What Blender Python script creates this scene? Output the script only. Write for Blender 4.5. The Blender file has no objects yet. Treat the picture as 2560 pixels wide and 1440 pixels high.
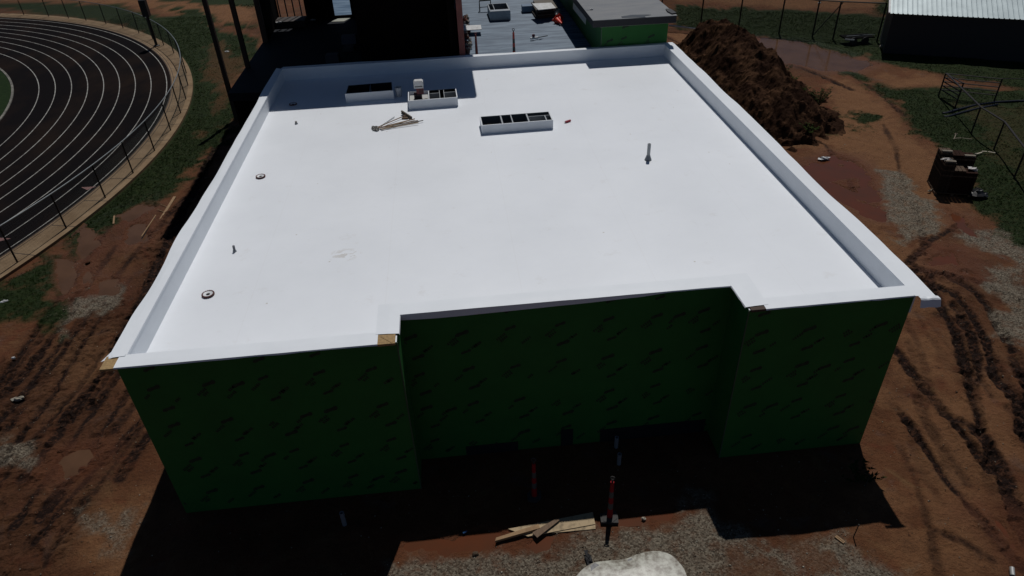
import bpy, math, random
import numpy as np
from mathutils import Vector
random.seed(7); rng = np.random.default_rng(7)
SC = bpy.context.scene
# ------------------------------------------------------------------ camera
F, YAW, PITCH, ROLL = 1730.958, 0.07810469, 0.61208588, -0.04077416
CAM = np.array([0.0, 0.0, 12.9164])
def _axes():
    cy, sy, cp, sp = math.cos(YAW), math.sin(YAW), math.cos(PITCH), math.sin(PITCH)
    cr, sr = math.cos(ROLL), math.sin(ROLL)
    f = np.array([sy*cp, cy*cp, -sp]); r = np.array([cy, -sy, 0.0]); u = np.cross(r, f)
    return cr*r+sr*u, -sr*r+cr*u, f
CR, CU, CF = _axes()
cam_d = bpy.data.cameras.new('camera'); cam = bpy.data.objects.new('camera', cam_d)
SC.collection.objects.link(cam); SC.camera = cam
cam_d.sensor_width = 36.0; cam_d.lens = F/2560*36.0; cam_d.clip_end = 3000; cam_d.clip_start = 0.1
from mathutils import Matrix
M = Matrix(((CR[0], CU[0], -CF[0], CAM[0]), (CR[1], CU[1], -CF[1], CAM[1]), (CR[2], CU[2], -CF[2], CAM[2]), (0, 0, 0, 1)))
cam.matrix_world = M
# ------------------------------------------------------------------ light
SUN = Vector((0.16, 0.50, 1.0)).normalized()
elev = math.asin(SUN.z); azim = math.atan2(SUN.x, SUN.y)
w = bpy.data.worlds.new('World'); SC.world = w; w.use_nodes = True
nt = w.node_tree; bg = nt.nodes['Background']
sky = nt.nodes.new('ShaderNodeTexSky'); sky.sky_type = 'NISHITA'; sky.sun_disc = False
sky.sun_elevation = elev; sky.sun_rotation = azim; sky.dust_density = 0.0; sky.air_density = 0.75; sky.ozone_density = 2.5
nt.links.new(sky.outputs[0], bg.inputs[0]); bg.inputs[1].default_value = 0.05
sl = bpy.data.lights.new('sun', 'SUN'); sl.energy = 5.0; sl.angle = math.radians(0.5); sl.color = (1.0, 0.97, 0.93)
so = bpy.data.objects.new('sun', sl); SC.collection.objects.link(so)
so.rotation_euler = SUN.to_track_quat('Z', 'Y').to_euler(); so.location = (0, 0, 60)
SC.view_settings.view_transform = 'Standard'; SC.view_settings.look = 'None'
SC.view_settings.exposure = -0.94; SC.view_settings.gamma = 1.0
# ------------------------------------------------------------------ helpers
def ray(px, py): return CF + CR*(px-1280)/F + CU*(720-py)/F
def Z(px, py, z=0.0):
    d = ray(px, py); t = (z-CAM[2])/d[2]; p = CAM+t*d; return (float(p[0]), float(p[1]), float(z))
def VY(px, py, y):
    d = ray(px, py); t = (y-CAM[1])/d[1]; p = CAM+t*d; return (float(p[0]), float(y), float(p[2]))
class MB:
    def __init__(s): s.v = []; s.f = []; s.m = []; s.uv = {}
    def add(s, vs, fs, mi=0):
        b = len(s.v); s.v += [tuple(map(float, q)) for q in vs]; s.f += [tuple(b+i for i in q) for q in fs]; s.m += [mi]*len(fs); return s
    def box(s, lo, hi, mi=0):
        x0, y0, z0 = lo; x1, y1, z1 = hi
        return s.add([(x0,y0,z0),(x1,y0,z0),(x1,y1,z0),(x0,y1,z0),(x0,y0,z1),(x1,y0,z1),(x1,y1,z1),(x0,y1,z1)],
                     [(3,2,1,0),(4,5,6,7),(0,1,5,4),(1,2,6,5),(2,3,7,6),(3,0,4,7)], mi)
    def prism(s, poly, z0, z1, mi=0):
        n = len(poly); a = sum(poly[i][0]*poly[(i+1)%n][1]-poly[(i+1)%n][0]*poly[i][1] for i in range(n))
        if a < 0: poly = poly[::-1]
        vs = [(p[0], p[1], z0) for p in poly]+[(p[0], p[1], z1) for p in poly]
        fs = [tuple(range(n-1, -1, -1)), tuple(range(n, 2*n))]+[(i, (i+1)%n, n+(i+1)%n, n+i) for i in range(n)]
        return s.add(vs, fs, mi)
    def bar(s, a, b, wd, h, mi=0, up=(0,0,1)):
        a, b = Vector(a), Vector(b); d = (b-a).normalized(); u = Vector(up)
        r = d.cross(u); r = Vector((1,0,0)) if r.length < 1e-4 else r.normalized(); u = r.cross(d)
        vs = [p+r*sx*wd/2+u*sz*h/2 for p in (a, b) for sx, sz in ((-1,-1),(1,-1),(1,1),(-1,1))]
        return s.add(vs, [(3,2,1,0),(4,5,6,7),(0,1,5,4),(1,2,6,5),(2,3,7,6),(3,0,4,7)], mi)
    def tube(s, a, b, r0, r1=None, n=10, mi=0):
        r1 = r0 if r1 is None else r1; a, b = Vector(a), Vector(b); d = (b-a).normalized()
        u = d.orthogonal().normalized(); v = d.cross(u)
        vs = [p+(u*math.cos(2*math.pi*i/n)+v*math.sin(2*math.pi*i/n))*r for p, r in ((a, r0), (b, r1)) for i in range(n)]
        return s.add(vs, [tuple(range(n-1,-1,-1)), tuple(range(n,2*n))]+[(i,(i+1)%n,n+(i+1)%n,n+i) for i in range(n)], mi)
    def lathe(s, c, prof, n=20, mi=0, cap=True):
        vs = [(c[0]+r*math.cos(2*math.pi*i/n), c[1]+r*math.sin(2*math.pi*i/n), c[2]+z) for r, z in prof for i in range(n)]
        fs = [(k*n+i, k*n+(i+1)%n, (k+1)*n+(i+1)%n, (k+1)*n+i) for k in range(len(prof)-1) for i in range(n)]
        if cap: fs += [tuple(range(n-1,-1,-1)), tuple((len(prof)-1)*n+i for i in range(n))]
        return s.add(vs, fs, mi)
    def torus(s, c, ax, R, r, n=20, k=8, mi=0):
        ax = Vector(ax).normalized(); u = ax.orthogonal().normalized(); v = ax.cross(u); c = Vector(c); vs = []
        for i in range(n):
            a = 2*math.pi*i/n; e = u*math.cos(a)+v*math.sin(a)
            for j in range(k):
                b = 2*math.pi*j/k; vs.append(c+e*(R+r*math.cos(b))+ax*r*math.sin(b))
        return s.add(vs, [(i*k+j, ((i+1)%n)*k+j, ((i+1)%n)*k+(j+1)%k, i*k+(j+1)%k) for i in range(n) for j in range(k)], mi)
    def lump(s, c, sx, sy, sz, seed=0, amp=.25, mi=0, nu=9, nv=6):
        r = random.Random(seed); vs = []; fs = []
        for j in range(nv+1):
            th = math.pi*j/nv
            for i in range(nu):
                a = 2*math.pi*i/nu; q = 1+amp*(r.random()-.5)*2
                vs.append((c[0]+sx*q*math.sin(th)*math.cos(a), c[1]+sy*q*math.sin(th)*math.sin(a), c[2]+sz*q*math.cos(th)))
        for j in range(nv):
            for i in range(nu):
                fs.append((j*nu+i, (j+1)*nu+i, (j+1)*nu+(i+1)%nu, j*nu+(i+1)%nu))
        return s.add(vs, fs, mi)
    def build(s, name, mats, parent=None, origin=None, smooth=False):
        if not isinstance(mats, (list, tuple)): mats = [mats]
        V = np.array(s.v)
        if origin is None:
            if parent is not None: origin = np.array((0.,0.,0.))+np.array(worldloc(parent))
            else: origin = np.array([(V[:,0].min()+V[:,0].max())/2, (V[:,1].min()+V[:,1].max())/2, V[:,2].min()])
        origin = np.array(origin, float)
        me = bpy.data.meshes.new(name); me.from_pydata((V-origin).tolist(), [], s.f)
        for m in mats: me.materials.append(m)
        me.polygons.foreach_set('material_index', s.m)
        if smooth: me.polygons.foreach_set('use_smooth', [True]*len(s.f))
        me.update(); o = bpy.data.objects.new(name, me); SC.collection.objects.link(o)
        if parent is not None: o.parent = parent; o.location = Vector(origin)-Vector(worldloc(parent))
        else: o.location = origin
        return o
def worldloc(o):
    p = Vector(o.location)
    while o.parent: o = o.parent; p = p+Vector(o.location)
    return tuple(p)
def tag(o, label, cat, group=None):
    o['label'] = label; o['category'] = cat
    if group: o['group'] = group
    return o
def thing(name, label, cat, loc, group=None):
    o = bpy.data.objects.new(name, None); SC.collection.objects.link(o); o.location = loc; o.empty_display_size = .2
    return tag(o, label, cat, group)
def struct(o): o['kind'] = 'structure'; return o
def copy_tree(o, parent=None):
    c = o.copy(); SC.collection.objects.link(c)
    if parent is not None: c.parent = parent
    for ch in [x for x in bpy.data.objects if x.parent == o]: copy_tree(ch, c)
    return c
# ---- materials
def mat(name, col, rough=.6, metal=0., col2=None, scale=3., bump=0., bscale=20., spec=None, detail=6., stretch=None, thr=(.35,.65)):
    m = bpy.data.materials.new(name); m.use_nodes = True; N = m.node_tree; b = N.nodes['Principled BSDF']
    b.inputs['Base Color'].default_value = (*col, 1); b.inputs['Roughness'].default_value = rough; b.inputs['Metallic'].default_value = metal
    if spec is not None: b.inputs['Specular IOR Level'].default_value = spec
    tc = N.nodes.new('ShaderNodeTexCoord'); src = tc.outputs['Object']
    if stretch:
        mp = N.nodes.new('ShaderNodeMapping'); mp.inputs['Scale'].default_value = stretch; N.links.new(src, mp.inputs[0]); src = mp.outputs[0]
    if col2 is not None:
        no = N.nodes.new('ShaderNodeTexNoise'); no.inputs['Scale'].default_value = scale; no.inputs['Detail'].default_value = detail
        no.inputs['Roughness'].default_value = .62; N.links.new(src, no.inputs[0])
        mr = N.nodes.new('ShaderNodeMapRange'); mr.inputs[1].default_value = thr[0]; mr.inputs[2].default_value = thr[1]
        N.links.new(no.outputs[0], mr.inputs[0])
        mx = N.nodes.new('ShaderNodeMix'); mx.data_type = 'RGBA'; mx.inputs[6].default_value = (*col, 1); mx.inputs[7].default_value = (*col2, 1)
        N.links.new(mr.outputs[0], mx.inputs[0]); N.links.new(mx.outputs[2], b.inputs['Base Color'])
    if bump:
        n2 = N.nodes.new('ShaderNodeTexNoise'); n2.inputs['Scale'].default_value = bscale; n2.inputs['Detail'].default_value = 5; N.links.new(src, n2.inputs[0])
        bp = N.nodes.new('ShaderNodeBump'); bp.inputs['Strength'].default_value = bump; bp.inputs['Distance'].default_value = .03
        N.links.new(n2.outputs[0], bp.inputs['Height']); N.links.new(bp.outputs[0], b.inputs['Normal'])
    return m
# ---- numpy noise
def _hash(ix, iy, seed):
    h = (ix.astype(np.int64)*374761393+iy.astype(np.int64)*668265263+seed*1442695041) & 0xffffffff
    h = ((h ^ (h >> 13))*1274126177) & 0xffffffff
    return ((h ^ (h >> 16)) & 0xffff)/65535.0
def vnoise(x, y, seed=0):
    ix = np.floor(x); iy = np.floor(y); fx = x-ix; fy = y-iy; fx = fx*fx*(3-2*fx); fy = fy*fy*(3-2*fy)
    a = _hash(ix, iy, seed); b = _hash(ix+1, iy, seed); c = _hash(ix, iy+1, seed); d = _hash(ix+1, iy+1, seed)
    return (a*(1-fx)+b*fx)*(1-fy)+(c*(1-fx)+d*fx)*fy
def fbm(x, y, seed=0, oc=4, gain=.5):
    s = 0; a = 1; t = 0
    for k in range(oc): s = s+a*vnoise(x*2**k+17*k, y*2**k+31*k, seed+k); t += a; a *= gain
    return s/t
def sdist(X, Y, poly):
    """signed distance, positive inside"""
    out = np.full(X.shape, -9.0); P = np.array([p[:2] for p in poly]); pad = 1.5
    sel = (X > P[:,0].min()-pad) & (X < P[:,0].max()+pad) & (Y > P[:,1].min()-pad) & (Y < P[:,1].max()+pad)
    x = X[sel]; y = Y[sel]; d = np.full(x.shape, 1e9); ins = np.zeros(x.shape, bool); n = len(P)
    for i in range(n):
        ax, ay = P[i]; bx, by = P[(i+1)%n]; ex, ey = bx-ax, by-ay; L = ex*ex+ey*ey+1e-12
        t = np.clip(((x-ax)*ex+(y-ay)*ey)/L, 0, 1); d = np.minimum(d, np.hypot(x-ax-t*ex, y-ay-t*ey))
        c = (ay > y) != (by > y); xi = ax+(y-ay)*ex/(ey if abs(ey) > 1e-9 else 1e-9); ins ^= c & (x < xi)
    out[sel] = np.where(ins, d, -d); return out
def ldist(X, Y, line, halfw):
    """distance to polyline, arclength, side"""
    P = np.array([p[:2] for p in line]); D = np.full(X.shape, 9.0); S = np.zeros(X.shape); T = np.zeros(X.shape)
    pad = halfw+.6; sel = (X > P[:,0].min()-pad) & (X < P[:,0].max()+pad) & (Y > P[:,1].min()-pad) & (Y < P[:,1].max()+pad)
    x = X[sel]; y = Y[sel]; d = np.full(x.shape, 9.0); s = np.zeros(x.shape); tt = np.zeros(x.shape); acc = 0
    for i in range(len(P)-1):
        ax, ay = P[i]; ex, ey = P[i+1]-P[i]; L = math.hypot(ex, ey)
        t = np.clip(((x-ax)*ex+(y-ay)*ey)/L**2, 0, 1); q = np.hypot(x-ax-t*ex, y-ay-t*ey)
        sg = np.sign((x-ax)*ey-(y-ay)*ex); k = q < d; d = np.where(k, q, d); s = np.where(k, acc+t*L, s); tt = np.where(k, q*sg, tt); acc += L
    D[sel] = d; S[sel] = s; T[sel] = tt; return D, S, T
def smooth(a, b, x): t = np.clip((x-a)/(b-a), 0, 1); return t*t*(3-2*t)
G = lambda L: [Z(a, b) for a, b in L]
# ------------------------------------------------------------------ levels
ZD, ZC = 3.916, 4.412            # roof deck, parapet cap
XL, XR, YF, YB = -6.67, 9.06, 10.60, 28.73     # inner left, inner right, front, inner back
TC = (-45.77, 33.17)             # centre of the running track bend
# ------------------------------------------------------------------ terrain
def axis(dense0, dense1, step, far, g=1.06):
    a = list(np.arange(dense0, dense1, step)); s = step; x = dense1
    while x < far: a.append(x); s = s*g if s > .105 or x > 40 else s*1.012; x += s
    b = []; s = step; x = dense0-step
    while x > -far: b.append(x); s = s*g if s > .105 or x < -30 else s*1.02; x -= s
    return np.array(b[::-1]+a)
xs = axis(-13.5, 17, .055, 900); ys = axis(6.0, 27, .055, 900, 1.035)
X, Y = np.meshgrid(xs, ys); SH = X.shape; X = X.ravel(); Y = Y.ravel()
n1 = fbm(X*.35, Y*.35, 3, 4); n2 = fbm(X*1.3, Y*1.3, 11, 4); n3 = fbm(X*4.2, Y*4.2, 21, 3, .6); n4 = fbm(X*9, Y*9, 33, 2)
def pm(px, edge=.35, rough=.7):
    return smooth(-edge, edge, sdist(X, Y, G(px))+(n2-.5)*rough*2+(n3-.5)*rough)
grass = np.zeros(X.shape); gravel = grass.copy(); tan = grass.copy(); wet = grass.copy(); churn = grass.copy(); rut = grass.copy(); pud = grass.copy()
GR = [[(-300,-60),(640,-60),(640,150),(575,215),(612,262),(570,330),(500,400),(440,470),(330,545),(225,600),(180,640),(100,560),(300,400),(400,300),(440,220),(400,110),(300,60),(0,20),(-300,20)],
      [(-200,840),(-100,740),(60,690),(160,610),(205,590),(190,620),(150,655),(125,690),(140,760),(70,800),(-10,800)],
      [(98,800),(150,765),(165,800),(120,835)],
      [(1690,15),(2225,40),(2225,130),(2120,150),(2000,115),(1890,92),(1700,72)],
      [(2200,30),(2150,120),(2180,150),(2340,180),(2900,300),(2900,-80),(2200,-80)],
      [(2060,160),(2130,185),(2230,250),(2290,330),(2370,380),(2430,500),(2470,560),(2600,640),(2800,640),(2800,240),(2360,215),(2230,225),(2150,190)],
      [(2040,250),(2075,270),(2090,330),(2060,320)],[(2140,285),(2190,290),(2180,310),(2150,305)],[(0,770),(40,740),(40,790),(0,800)]]
for p in GR: grass = np.maximum(grass, pm(p, .8, 1.0))
for p in [[(-300,-30),(300,-8),(640,18),(640,60),(560,62),(480,22),(300,14),(-300,-5)], [(300,12),(420,20),(470,35),(420,45),(330,30)], [(520,58),(640,70),(640,88),(560,85)],
          [(505,120),(560,95),(612,150),(600,215),(560,265),(505,340),(490,330),(540,240),(515,190)],
          [(2170,180),(2340,185),(2370,215),(2240,218)], [(2350,255),(2600,255),(2600,480),(2500,420),(2430,330)]]:
    q = pm(p, .6, 1.0); grass *= 1-q*{(505,120): .55, (2350,255): .35, (2170,180): .6}.get(p[0], .9)
for p in [[(1400,-70),(2230,-70),(2230,20),(2100,26),(1900,14),(1700,2),(1640,-20)], [(1660,85),(1745,85),(1800,95),(1800,130),(1760,160),(1700,130)],
          [(2075,215),(2120,195),(2230,270),(2290,350),(2390,430),(2440,560),(2300,600),(2210,540),(2140,420),(2075,380),(2070,300)],
          [(2250,1080),(2340,1100),(2400,1200),(2400,1240),(2290,1190)], [(2180,185),(2340,190),(2365,214),(2240,216)],
          [(2250,860),(2330,800),(2400,900),(2330,980),(2260,930)], [(60,900),(250,820),(330,900),(180,1000)], [(200,1200),(330,1260),(300,1440),(180,1400)],
          [(-300,-40),(640,15),(640,55),(560,60),(300,10),(-300,-5)]]:
    tan = np.maximum(tan, pm(p, .5, .9))
tan = np.maximum(tan, .75*pm([(2290,740),(2500,760),(2700,1000),(2700,1500),(2150,1500),(2150,1330),(2230,1320),(2160,1120),(2240,880)], .8, 2.2)*smooth(.38, .6, fbm(X*.9, Y*.9, 95, 4)))
tan = np.maximum(tan, .8*pm([(2010,330),(2100,380),(2230,560),(2330,660),(2480,760),(2290,690),(2100,540)], .6, 1.6))
GV = [[(140,805),(180,760),(290,712),(285,760),(220,800),(150,832)], [(2185,415),(2245,425),(2320,505),(2345,580),(2260,610),(2225,545),(2200,470)],
      [(2380,590),(2500,566),(2620,590),(2620,700),(2500,645),(2420,620)], [(2430,650),(2560,690),(2620,760),(2560,790),(2470,720)],
      [(930,1500),(970,1405),(1180,1392),(1300,1375),(1400,1350),(1500,1325),(1560,1318),(1690,1312),(1740,1240),(1790,1260),(1850,1350),(1900,1385),(2030,1330),(2090,1340),(2180,1400),(2260,1500)],
      [(0,1110),(60,1115),(80,1140),(0,1150)], [(2470,760),(2560,800),(2600,860),(2500,830)],[(200,1270),(300,1300),(290,1360),(200,1330)]]
for i, p in enumerate(GV): gravel = np.maximum(gravel, pm(p, .25, .75)*(.75 if i == 7 else 1))
# softly drawn patches of finer gravel and bare red clay inside the front gravel apron
for p in [[(1780,1400),(1850,1390),(1990,1440),(1900,1500),(1780,1500)], [(1960,1350),(2040,1350),(2100,1440),(1990,1440)]]: gravel *= 1-.7*pm(p, .2, .6)
WP = [[(185,590),(210,565),(243,580),(250,625),(218,655),(194,625)], [(320,560),(368,556),(368,600),(315,618)], [(128,645),(165,640),(192,680),(165,740),(150,720),(140,680)],
      [(150,1138),(215,1128),(232,1160),(180,1198),(140,1188)], [(2035,402),(2075,388),(2145,398),(2188,440),(2207,510),(2205,552),(2150,535),(2060,482),(1960,420)],
      [(1890,92),(2000,102),(2080,125),(2190,160),(2150,178),(2060,175),(1960,158),(1915,132)], [(1270,1340),(1330,1340),(1385,1345),(1383,1375),(1330,1388),(1290,1370)],
      [(1488,1288),(1690,1268),(1692,1306),(1600,1310),(1500,1318)], [(1010,1352),(1100,1340),(1240,1330),(1236,1370),(1110,1392),(985,1368)],
      [(2330,640),(2400,620),(2440,660),(2450,700),(2390,690),(2340,680)], [(310,570),(280,540),(360,500),(390,520)], [(205,330+330),(228,650),(240,700),(215,740)],
      [(2470,1290),(2510,1300),(2560,1370),(2540,1380)], [(240,700),(300,690),(290,730),(230,745)],[(2370,520),(2410,545),(2440,590),(2400,570)]]
for i, p in enumerate(WP):
    q = smooth(-.12, .28, sdist(X, Y, G(p))+(n2-.5)*.9+(n3-.5)*.35); q = q*(1-smooth(.60, .70, fbm(X*1.5, Y*1.1, 91, 3))*(i in (4, 9, 0))); pud = np.maximum(pud, q*(.8 if i in (9,10,13) else 1)); wet = np.maximum(wet, smooth(-.9, .1, sdist(X, Y, G(p))+(n2-.5)*.8))
CH = [[(560,290),(585,300),(480,560),(400,700),(250,900),(120,1100),(0,1280),(-400,1600),(-400,1000),(150,860),(300,700),(400,580),(500,430)],
      [(-400,1700),(0,1180),(200,980),(300,1000),(360,1130),(300,1200),(170,1400),(100,1700)], [(205,600),(330,560),(330,700),(200,760),(150,700)],
      [(2250,680),(2600,700),(2600,960),(2450,900),(2330,800)]]
for i, p in enumerate(CH): churn = np.maximum(churn, pm(p, .5, .8)*(.45 if i == 3 else (.55 if i == 2 else 1)))
H = (n1-.5)*.22+(n2-.5)*.07+(n3-.5)*.018
H += grass*(n3-.5)*.04
ang = X*.86+Y*.51; crs = -X*.51+Y*.86         # the ruts left of the building run along this diagonal
cn = fbm(ang*1.9, crs*.9, 51, 3); cn2 = fbm(ang*5.2, crs*4.4, 57, 3, .6)
H += churn*((np.abs(cn-.5)*2)**.8*.12-.04+(smooth(.3,.7,cn2)-.5)*.08+(n4-.5)*.05)
def ruts(line, hw, depth=.05, amp=.085, k=1.0, seed=1):
    """one wheel track: a shallow trough of torn clods laid across its length, with squeezed-up sides"""
    global H, rut
    D, S, T = ldist(X, Y, line, hw+.35); sel = D < hw+.34; d, s_, t_ = D[sel], S[sel], T[sel]; xx, yy = X[sel], Y[sel]
    wob = (vnoise(s_*.9, s_*0+seed, seed)-.5)*.10; prof = smooth(hw+.07, hw-.05, d+wob+(n3[sel]-.5)*.10); edge = np.exp(-((d-hw-.06)/.07)**2)
    lug = vnoise(s_*8.5+np.abs(t_)*5, t_*2.2, seed); lug = smooth(.34, .66, lug); cl = smooth(.3, .7, fbm(xx*7.5, yy*7.5, seed+9, 2))
    br = smooth(.22, .45, vnoise(s_*.45, s_*0+3.3, seed+5)+.18)
    H[sel] += k*br*(-depth*.6*prof+edge*.04*(.3+cl)+prof*((lug-.5)*amp*1.0+(cl-.5)*amp*.85)); rut[sel] = np.maximum(rut[sel], k*br*prof*(.55+.45*(1-lug*cl)))
RL = [([(2318,690),(2345,760),(2385,830),(2405,900),(2425,990),(2450,1080),(2490,1180),(2560,1330),(2640,1480)], .15, 1), ([(2380,760),(2420,830),(2440,900),(2445,960)], .11, .8),
      ([(2240,880),(2290,950),(2340,1010),(2380,1060),(2420,1110),(2470,1180)], .13, 1), ([(2200,980),(2260,1050),(2310,1120),(2370,1210),(2440,1290),(2520,1380),(2600,1470)], .11, 1),
      ([(2400,1060),(2450,1100),(2490,1150),(2520,1220)], .17, .8), ([(2270,665),(2350,690),(2420,720),(2470,770),(2500,830),(2530,880)], .14, .9), ([(2530,900),(2560,960),(2600,1100),(2650,1250)], .2, .9),
      ([(2260,680),(2340,690),(2420,700),(2500,730),(2600,780)], .13, 1), ([(2290,700),(2380,735),(2430,790),(2460,850),(2480,930)], .12, 1), ([(2410,560),(2330,600),(2270,660)], .12, .8), ([(2060,360),(2120,440),(2140,520)], .12, .7),
      ([(2210,310),(2240,370),(2250,440),(2300,560),(2310,640)], .10, .6), ([(2130,190),(2200,235),(2260,290)], .12, .6), ([(2340,790),(2390,800),(2460,860)], .12, .8), ([(2470,930),(2540,1010),(2560,1100)], .2, 1),
      ([(2520,1230),(2545,1300),(2600,1400)], .22, 1), ([(1665,90),(1700,110),(1760,125)], .12, .8), ([(1930,155),(2000,170),(2070,200),(2130,225)], .2, .8), ([(2330,1330),(2400,1350),(2480,1400)], .12, .6),
      ([(560,330),(510,430),(455,540),(405,640),(350,760),(280,900),(190,1030),(60,1200)], .16, 1)]
rr_ = random.Random(31)
for k_ in range(17):     # many passes of the same machines left of the building
    o_ = -170+k_*27+rr_.uniform(-9, 9); t0_, t1_ = rr_.uniform(-.25, .35), rr_.uniform(.6, 1.25)
    def lp(t): return (430+o_*.85-(430)*t+30*math.sin(t*3+k_)*.6, 640+o_*.42+560*t+rr_.uniform(-8, 8))
    L_ = [lp(t0_+(t1_-t0_)*j/5) for j in range(6)]; RL.append((L_, rr_.uniform(.07, .14), rr_.uniform(.4, .85)))
for k_ in range(16):     # fainter, older passes right of the building
    x0_ = 2210+k_*22+rr_.uniform(-12, 12); y0_ = rr_.uniform(660, 1150); ln_ = rr_.uniform(120, 420); RL.append(([(x0_+ln_*t*.42+22*math.sin(t*3.2+k_), y0_+ln_*t) for t in (0, .25, .5, .75, 1)], rr_.uniform(.06, .11), rr_.uniform(.22, .45)))
for i, (l, hw, k) in enumerate(RL): ruts(G(l), hw*.85, k=k, seed=60+7*i)
H = np.where(H < 0, -np.sqrt(H*H/(1+(H/.11)**2)), H)
near_p = np.zeros(X.shape)
for p in WP: near_p = np.maximum(near_p, smooth(-1.6, -1.0, sdist(X, Y, G(p))))
bank = np.maximum(H, -.022+.05*n3*(1-pud)); H = H*(1-near_p)+bank*near_p
H = H*(1-pud)-.085*pud
gz = smooth(.0, .5, sdist(X, Y, [(-7.3,10.0),(9.7,10.0),(9.7,29.5),(-7.3,29.5)])+.5)
H = H*(1-gz)-.01*gz
RR = np.hypot(X-TC[0], Y-TC[1]); tk = smooth(32.6, 32.0, RR); H = H*(1-tk)-.06*tk
fade = smooth(60, 120, np.hypot(X, Y-20)); H = H*(1-fade)
gravel *= 1-pud; grass *= 1-pud
# mesh
nx, ny = len(xs), len(ys); idx = np.arange(nx*ny).reshape(ny, nx)
q = np.stack([idx[:-1,:-1], idx[:-1,1:], idx[1:,1:], idx[1:,:-1]], -1).reshape(-1, 4)
cx = X[q].mean(1); cy = Y[q].mean(1)
keep = ~((cx > -5.5) & (cx < 8) & (cy > 12.5) & (cy < 28)); q = q[keep]
me = bpy.data.meshes.new('ground'); nv = X.size; nf = len(q)
me.vertices.add(nv); me.vertices.foreach_set('co', np.stack([X, Y, H], -1).ravel())
me.loops.add(nf*4); me.loops.foreach_set('vertex_index', q.ravel().astype(np.int32)); me.polygons.add(nf)
me.polygons.foreach_set('loop_start', np.arange(0, nf*4, 4, dtype=np.int32))
me.polygons.foreach_set('use_smooth', (rut+churn*.5)[q].mean(1) < .25); me.update(); me.validate()
for nm, arr in (('grass', grass), ('gravel', gravel), ('tan', tan), ('wet', wet), ('rut', np.clip(rut+churn*.30, 0, 1))):
    me.attributes.new(nm, 'FLOAT', 'POINT').data.foreach_set('value', arr.astype(np.float32))
def ground_mat():
    m = bpy.data.materials.new('red clay ground'); m.use_nodes = True; N = m.node_tree; L = N.links; b = N.nodes['Principled BSDF']
    tc = N.nodes.new('ShaderNodeTexCoord').outputs['Object']
    def noise(sc, det=6, ro=.6, d=0):
        n = N.nodes.new('ShaderNodeTexNoise'); n.inputs['Scale'].default_value = sc; n.inputs['Detail'].default_value = det; n.inputs['Roughness'].default_value = ro; n.inputs['Distortion'].default_value = d
        L.new(tc, n.inputs[0]); return n.outputs[0]
    def rng_(s, a, b_, c=0, d=1):
        r = N.nodes.new('ShaderNodeMapRange'); L.new(s, r.inputs[0])
        for i, v in enumerate((a, b_, c, d)): r.inputs[i+1].default_value = v
        return r.outputs[0]
    def mix(f, a, c):
        x = N.nodes.new('ShaderNodeMix'); x.data_type = 'RGBA'
        if isinstance(f, float): x.inputs[0].default_value = f
        else: L.new(f, x.inputs[0])
        for i, v in ((6, a), (7, c)):
            if isinstance(v, tuple): x.inputs[i].default_value = (*v, 1)
            else: L.new(v, x.inputs[i])
        return x.outputs[2]
    def mul(a, c, op='MULTIPLY'):
        x = N.nodes.new('ShaderNodeMath'); x.operation = op; x.use_clamp = True
        for i, v in ((0, a), (1, c)):
            if isinstance(v, (int, float)): x.inputs[i].default_value = v
            else: L.new(v, x.inputs[i])
        return x.outputs[0]
    def att(nm):
        a = N.nodes.new('ShaderNodeAttribute'); a.attribute_name = nm; return a.outputs['Fac']
    big = rng_(noise(.45, 5), .36, .64); mid = rng_(noise(2.4, 7, .65, .4), .32, .68); fine = rng_(noise(14, 6, .7), .3, .7)
    mud = mix(big, (.100, .036, .0145), (.150, .064, .028)); mud = mix(mul(mid, .5), mud, (.058, .023, .011)); mud = mix(mul(fine, .3), mud, (.15, .075, .038))
    mud = mix(mul(rng_(noise(.9, 6, .65, .8), .52, .66), .55), mud, (.115, .030, .014)); mud = mix(mul(rng_(noise(.7, 7, .7, 1.2), .56, .70), .6), mud, (.17, .10, .045))
    mud = mix(mul(rng_(noise(1.1, 6, .6, .5), .58, .70), .55), mud, (.105, .068, .056)); mud = mix(mul(rng_(noise(.33, 4, .6), .50, .64), .45), mud, (.045, .019, .010))  # lavender grey patches paint a wet sheen into the clay
    tn = mix(fine, (.175, .080, .035), (.235, .122, .058)); tn = mix(mul(mid, .5), tn, (.105, .046, .021)); c = mix(mul(att('tan'), .85), mud, tn)
    cl = rng_(noise(8.5, 5, .75, .6), .52, .60); rt = mix(cl, (.013, .006, .004), (.070, .030, .016)); c = mix(mul(att('rut'), 1.35), c, rt); spk = rng_(noise(5.5, 9, .8), .58, .66); c = mix(mul(spk, .6), c, (.020, .010, .007))  # rut colour: wet dark clods plus painted shadow in the hollows
    nz = noise(3.1, 5, .62, 1.5); aw = N.nodes.new('ShaderNodeMath'); aw.operation = 'SUBTRACT'; L.new(nz, aw.inputs[0]); aw.inputs[1].default_value = .5; ab = N.nodes.new('ShaderNodeMath'); ab.operation = 'ABSOLUTE'; L.new(aw.outputs[0], ab.inputs[0])
    crk = mul(rng_(ab.outputs[0], .004, .012, 1, 0), rng_(noise(1.3, 3), .50, .60)); c = mix(mul(crk, .7), c, (.022, .010, .007))
    wt = mix(big, (.105, .034, .015), (.125, .05, .026)); c = mix(mul(att('wet'), .7), c, wt)
    vo = N.nodes.new('ShaderNodeTexVoronoi'); vo.inputs['Scale'].default_value = 30; L.new(tc, vo.inputs[0])
    sp = N.nodes.new('ShaderNodeSeparateColor'); L.new(vo.outputs['Color'], sp.inputs[0])
    gv = mix(rng_(sp.outputs[0], .15, 1.0), (.075, .060, .044), (.27, .235, .18)); gv = mix(mul(mid, .35), gv, (.07, .038, .022))
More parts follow.
